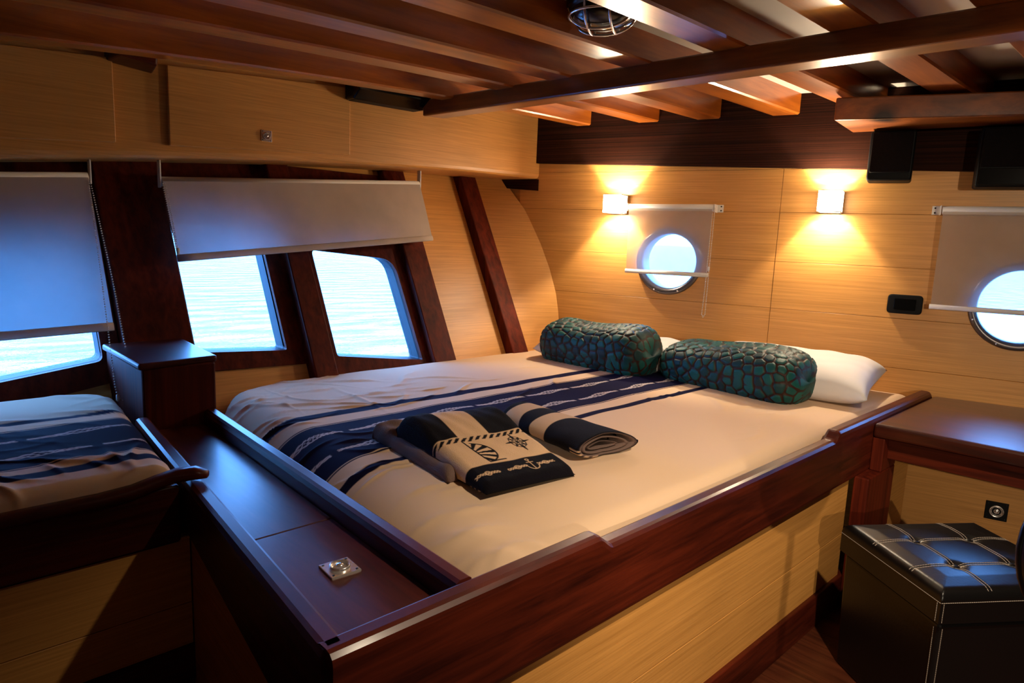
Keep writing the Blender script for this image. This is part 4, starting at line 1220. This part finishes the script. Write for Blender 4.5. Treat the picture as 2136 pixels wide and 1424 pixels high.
pad('top_fold', tw, [(-1.415, 0.962), (-1.405, 1.268), (-0.992, 1.185), (-1.028, 0.932)], 0.645,
    lambda u, v: 0.722 + 0.012 * np.sin(np.clip(v / 0.45, 0, 1) * np.pi) - 0.052 * np.clip((v - 0.12) / 0.8, 0, 1.1) + 0.006 * np.sin(u * 5 + 1) * (1 - v), 0.022, toppaint, nu=190, nv=250, wob=0.0010, seed=3)

tr_ = empty('rolled_towel', (-1.22, 1.37, 0.64), 'rolled navy and cream striped towel lying against the folded one', 'towel')
def roll_shell(name, t0, t1, kw, kh, dz, painter, n=110, m=72, hole=True, parent=tr_):
    T = np.linspace(t0, t1, n); th = np.linspace(0, 2 * np.pi, m, endpoint=False)
    rings, cols = [], []
    def ring(t, s, dy=0.0):
        c = np.array([-1.405, 1.385]) * (1 - t) + np.array([-1.058, 1.368]) * t
        hw = (0.072 + 0.030 * t) * kw * s; hh = (0.036 - 0.005 * t) * kh * s
        if t < 0.06: f = 0.55 + 0.45 * math.sqrt(1 - (1 - t / 0.06) ** 2); hw *= f; hh *= f
        e = 2 / 2.4
        yy = np.sign(np.cos(th)) * np.abs(np.cos(th)) ** e * hw; zz = np.sign(np.sin(th)) * np.abs(np.sin(th)) ** e * hh
        zz = zz - np.clip(yy / hw, 0, 1) ** 2 * hh * 0.35 * (zz > 0)
        rip = 0.0016 * np.sin(3 * th + 20 * t)
        cz = 0.640 + (0.036 - 0.005 * t) + dz
        skew = 0.035 * t * np.clip(yy / 0.1, 0, 1)
        return np.stack([np.full(m, c[0]) + skew + rip, c[1] + yy + rip, cz + zz], -1)
    for t in T: rings.append(ring(t, 1.0)); cols.append(painter(np.full(m, t), th))
    if hole:
        rings.append(ring(t1 + 0.012, 0.97)); cols.append(cols[-1])
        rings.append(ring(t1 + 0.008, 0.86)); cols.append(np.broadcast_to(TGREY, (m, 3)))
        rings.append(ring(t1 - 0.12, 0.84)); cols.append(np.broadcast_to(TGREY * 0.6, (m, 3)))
    P = np.array(rings); Cc = np.array(cols)
    nu = P.shape[0]
    fs = [(i * m + j, (i + 1) * m + j, (i + 1) * m + (j + 1) % m, i * m + (j + 1) % m) for i in range(nu - 1) for j in range(m)]
    fs.append(tuple(range(m - 1, -1, -1)))
    me = bpy.data.meshes.new(name); me.from_pydata(P.reshape(-1, 3).tolist(), [], fs)
    me.polygons.foreach_set('use_smooth', [True] * len(fs))
    c = np.ones((nu * m, 4), np.float32); c[:, :3] = Cc.reshape(-1, 3)
    a = me.color_attributes.new('print', 'FLOAT_COLOR', 'POINT'); a.data.foreach_set('color', c.ravel())
    return put(name, me, MAT['terry'], parent)
def rollpaint(t, th):
    m = ((t > 0.10) & (t < 0.27)) | ((t > 0.43) & (t < 0.60))
    m = m & (np.sin(th) > -0.5)
    f = (t > 0.90) & (np.sin(th) < -0.05) & (np.cos(th) < -0.2) & (np.mod(th * 9, 1.0) < 0.6)
    q = (m | f)[..., None]
    return np.where(q, TCREAM * 0.85, TNAVY)
roll_shell('outer_fold', 0.0, 1.0, 1.0, 1.0, 0.0, rollpaint)
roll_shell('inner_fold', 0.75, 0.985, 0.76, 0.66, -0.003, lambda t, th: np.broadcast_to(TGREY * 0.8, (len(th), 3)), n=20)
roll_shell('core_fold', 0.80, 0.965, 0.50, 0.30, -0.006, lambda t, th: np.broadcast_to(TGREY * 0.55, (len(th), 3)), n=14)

# ================================================================== desk beside the bed
desk = empty('desk', (-0.2, 2.8, 0.0), 'dark mahogany desk top running along the bulkhead beside the bed head', 'desk')
def yd(x): return 2.400 + (x + 0.73) * 0.06
dx0, dx1 = -0.726, 1.35
q0 = [(dx0, yd(dx0)), (dx1, yd(dx1)), (dx1, wall_y(dx1) - 0.018), (dx0, wall_y(dx0) - 0.018)]
hexa('desk_top', [(a, b, 0.582) for a, b in q0] + [(a, b, 0.630) for a, b in q0], MAT['desk_wood'], desk, bevel=0.010, segs=3)
hexa('apron', [(dx0 + 0.03, yd(dx0) + 0.06, 0.505), (dx1 - 0.03, yd(dx1) + 0.06, 0.505), (dx1 - 0.03, yd(dx1) + 0.08, 0.505), (dx0 + 0.03, yd(dx0) + 0.08, 0.505),
               (dx0 + 0.03, yd(dx0) + 0.06, 0.581), (dx1 - 0.03, yd(dx1) + 0.06, 0.581), (dx1 - 0.03, yd(dx1) + 0.08, 0.581), (dx0 + 0.03, yd(dx0) + 0.08, 0.581)], MAT['mahog_h'], desk)
box('leg', (-0.737, 2.302, 0.0), (-0.690, 2.555, 0.465), MAT['mahog_v'], desk, bevel=0.004)
box('leg', (-0.727, 2.41, 0.466), (-0.690, 2.555, 0.581), MAT['mahog_v'], desk, bevel=0.003)
box('leg', (1.28, 2.60, 0.0), (1.325, 2.80, 0.581), MAT['mahog_v'], desk, bevel=0.004)
bp_ = wallbox('back_panel', -0.045, 2.15, 0.0, 0.50, 0.09, 0.108, MAT['veneer'], desk)
wallbox('panel_base', -0.045, 2.15, 0.0, 0.085, 0.108, 0.118, MAT['mahog_h'], desk, bevel=0.002)
lp = W(0.272, 0.232, 0.108)
square_latch(lp, WD, (0, 0, 1), -WN, 0.072, bp_, plate=MAT['blackplastic'])

# ================================================================== tufted ottoman
OL = np.array([-0.645, 1.972]); E1 = np.array([0.806, -0.592]); E2 = np.array([0.592, 0.806])
L1, L2 = 0.380, 0.42
ott = empty('ottoman', (float((OL + E1 * L1 / 2 + E2 * L2 / 2)[0]), float((OL + E1 * L1 / 2 + E2 * L2 / 2)[1]), 0.0), 'black leather storage ottoman with buttoned lid and pale stitching by the desk', 'ottoman')
def OP(a, b, z):
    p = OL + E1 * a + E2 * b
    return (float(p[0]), float(p[1]), float(z))
def obox(name, a0, a1, b0, b1, z0, z1, mat, parent, bevel=0.0, segs=3, inset=0.0):
    i = inset
    return hexa(name, [OP(a0 + i, b0 + i, z0), OP(a1 - i, b0 + i, z0), OP(a1 - i, b1 - i, z0), OP(a0 + i, b1 - i, z0), OP(a0, b0, z1), OP(a1, b0, z1), OP(a1, b1, z1), OP(a0, b1, z1)], mat, parent, bevel=bevel, segs=segs, smooth=False)
obox('body', 0.010, L1 - 0.010, 0.010, L2 - 0.010, 0.0, 0.338, MAT['leather'], ott, bevel=0.010, inset=0.006)
BU = [(L1 * a, L2 * b) for a in (0.335, 0.70) for b in (0.31, 0.69)]
def lid_z(a, b):
    e = min(a, L1 - a, b, L2 - b)
    r = 0.022
    z = 0.424 - (r - math.sqrt(max(0, r * r - max(0, r - e) ** 2)))
    z += 0.007 * min(1, e / 0.06)
    for (x0, y0) in BU:
        d = math.hypot(a - x0, b - y0)
        z -= 0.010 * math.exp(-(d / 0.018) ** 2)
    for x0 in (L1 * 0.335, L1 * 0.70): z -= 0.0010 * math.exp(-((a - x0) / 0.005) ** 2) * min(1, e / 0.02)
    for y0 in (L2 * 0.31, L2 * 0.69): z -= 0.0010 * math.exp(-((b - y0) / 0.005) ** 2) * min(1, e / 0.02)
    return z
n = 90
ga = np.concatenate([np.linspace(0, 0.022, 8)[:-1], np.linspace(0.022, L1 - 0.022, n), np.linspace(L1 - 0.022, L1, 8)[1:]])
gb = np.concatenate([np.linspace(0, 0.022, 8)[:-1], np.linspace(0.022, L2 - 0.022, n), np.linspace(L2 - 0.022, L2, 8)[1:]])
P = np.array([[OP(a, b, lid_z(a, b)) for b in gb] for a in ga])
nu, nv = P.shape[:2]
verts = P.reshape(-1, 3).tolist(); faces = grid_faces(nu, nv); base = len(verts)
bi_ij = [(i, 0) for i in range(nu)] + [(nu - 1, j) for j in range(1, nv)] + [(i, nv - 1) for i in range(nu - 2, -1, -1)] + [(0, j) for j in range(nv - 2, 0, -1)]
bi = [i * nv + j for i, j in bi_ij]; nb = len(bi)
for i, j in bi_ij: verts.append([P[i, j, 0], P[i, j, 1], 0.343])
faces += [(bi[k], base + k, base + (k + 1) % nb, bi[(k + 1) % nb]) for k in range(nb)] + [tuple(base + k for k in range(nb))]
me = bpy.data.meshes.new('lid'); me.from_pydata(verts, [], faces)
bm = bmesh.new(); bm.from_mesh(me); bmesh.ops.recalc_face_normals(bm, faces=bm.faces); bm.to_mesh(me); bm.free()
me.polygons.foreach_set('use_smooth', [i < (nu - 1) * (nv - 1) for i in range(len(faces))])
lid_o = put('lid', me, MAT['leather'], ott)
for (x0, y0) in BU:
    z0 = lid_z(x0, y0)
    lathe('button', [(0.0125, -0.002), (0.013, 0.003), (0.009, 0.0075), (0.0, 0.009)], OP(x0, y0, z0), (0, 0, 1), MAT['leather'], lid_o, seg=20)
def stitch_line(pts):
    """dashed thread: short flat stitches joined into one seam"""
    V, F = [], []
    pts = [np.array(p, float) for p in pts]
    for a, b in zip(pts[:-1], pts[1:]):
        t = b - a; l = np.linalg.norm(t)
        if l < 1e-5: continue
        t /= l; s = np.cross(t, [0, 0, 1.0]); 
        if np.linalg.norm(s) < 1e-3: s = np.array([E1[0], E1[1], 0])
        s /= np.linalg.norm(s); nn = np.cross(s, t)
        m_ = max(1, int(l / 0.0055))
        for k in range(m_):
            p0 = a + t * l * (k + 0.12) / m_; p1 = a + t * l * (k + 0.88) / m_
            o = len(V)
            for p in (p0, p1):
                V += [p + s * 0.0009, p + nn * 0.0009, p - s * 0.0009, p - nn * 0.0009]
            F += [(o, o + 1, o + 5, o + 4), (o + 1, o + 2, o + 6, o + 5), (o + 2, o + 3, o + 7, o + 6), (o + 3, o, o + 4, o + 7), (o + 3, o + 2, o + 1, o), (o + 4, o + 5, o + 6, o + 7)]
    o_ = mesh('stitching', V, F, MAT['stitch'], lid_o)
    return o_
for x0 in (L1 * 0.335, L1 * 0.70):
    for d in (-0.0045, 0.0045):
        stitch_line([OP(x0 + d, b, lid_z(x0 + d, b) + 0.0006) for b in np.linspace(0.006, L2 - 0.006, 60)])
for y0 in (L2 * 0.31, L2 * 0.69):
    for d in (-0.0045, 0.0045):
        stitch_line([OP(a, y0 + d, lid_z(a, y0 + d) + 0.0006) for a in np.linspace(0.006, L1 - 0.006, 60)])
for zz in (0.396,):
    e = -0.0006
    stitch_line([OP(e, L2, zz), OP(e, 0.0, zz)]); stitch_line([OP(e, L2, zz - 0.008), OP(e, 0.0, zz - 0.008)])
    stitch_line([OP(0, e, zz), OP(L1, e, zz)])
    stitch_line([OP(L1 - e, 0, zz), OP(L1 - e, L2, zz)])
e = -0.0008
for b in (0.008,):
    stitch_line([OP(L1 - e, b, 0.394), OP(L1 - e, b, 0.346)])
    stitch_line([OP(L1 - 0.010, e, 0.394), OP(L1 - 0.010, e, 0.346)])
stitch_line([OP(L1 - 0.0092, 0.022, 0.325), OP(L1 - 0.0152, 0.026, 0.012)])
stitch_line([OP(L1 - 0.022, 0.0092, 0.325), OP(L1 - 0.026, 0.0152, 0.012)])

# ================================================================== round backed chair at the right edge
RC = np.array([-0.017, 1.112, 0.838])
fw = np.array([0.60, -0.80, 0.0]); fw /= np.linalg.norm(fw)
chair = empty('desk_chair', (0.12, 0.9, 0.0), 'black leather chair with round padded back cut by the right picture edge', 'chair')
lathe('backrest', [(0.0, -0.034), (0.060, -0.034), (0.105, -0.031), (0.126, -0.022), (0.136, -0.006), (0.136, 0.006), (0.126, 0.022), (0.105, 0.031), (0.060, 0.035), (0.0, 0.036)], RC, fw, MAT['leather'], chair, seg=48)
tube('back_piping', [RC + (np.array([fw[1], -fw[0], 0]) * math.cos(t) + np.array([0, 0, 1.0]) * math.sin(t)) * 0.135 for t in np.linspace(0, 2 * math.pi, 41)[:-1]], 0.005, MAT['leather'], chair, seg=8, closed=True)
sc = RC + fw * 0.26
lathe('seat', [(0.0, 0.0), (0.17, 0.0), (0.19, 0.015), (0.195, 0.035), (0.185, 0.055), (0.15, 0.066), (0.0, 0.070)], (sc[0], sc[1], 0.40), (0, 0, 1), MAT['leather'], chair, seg=48)
tube('back_post', [RC - fw * 0.03 + np.array([0, 0, -0.05]), RC - fw * 0.02 + np.array([0, 0, -0.25]), RC + fw * 0.05 + np.array([0, 0, -0.40]), RC + fw * 0.16 + np.array([0, 0, -0.435])], 0.012, MAT['darkmetal'], chair, seg=12)
tube('column', [(sc[0], sc[1], 0.07), (sc[0], sc[1], 0.41)], 0.022, MAT['darkmetal'], chair, seg=16)
lathe('foot', [(0.0, 0.030), (0.03, 0.028), (0.19, 0.012), (0.20, 0.006), (0.20, 0.0), (0.0, 0.0)], (sc[0], sc[1], 0.0), (0, 0, 1), MAT['darkmetal'], chair, seg=40)
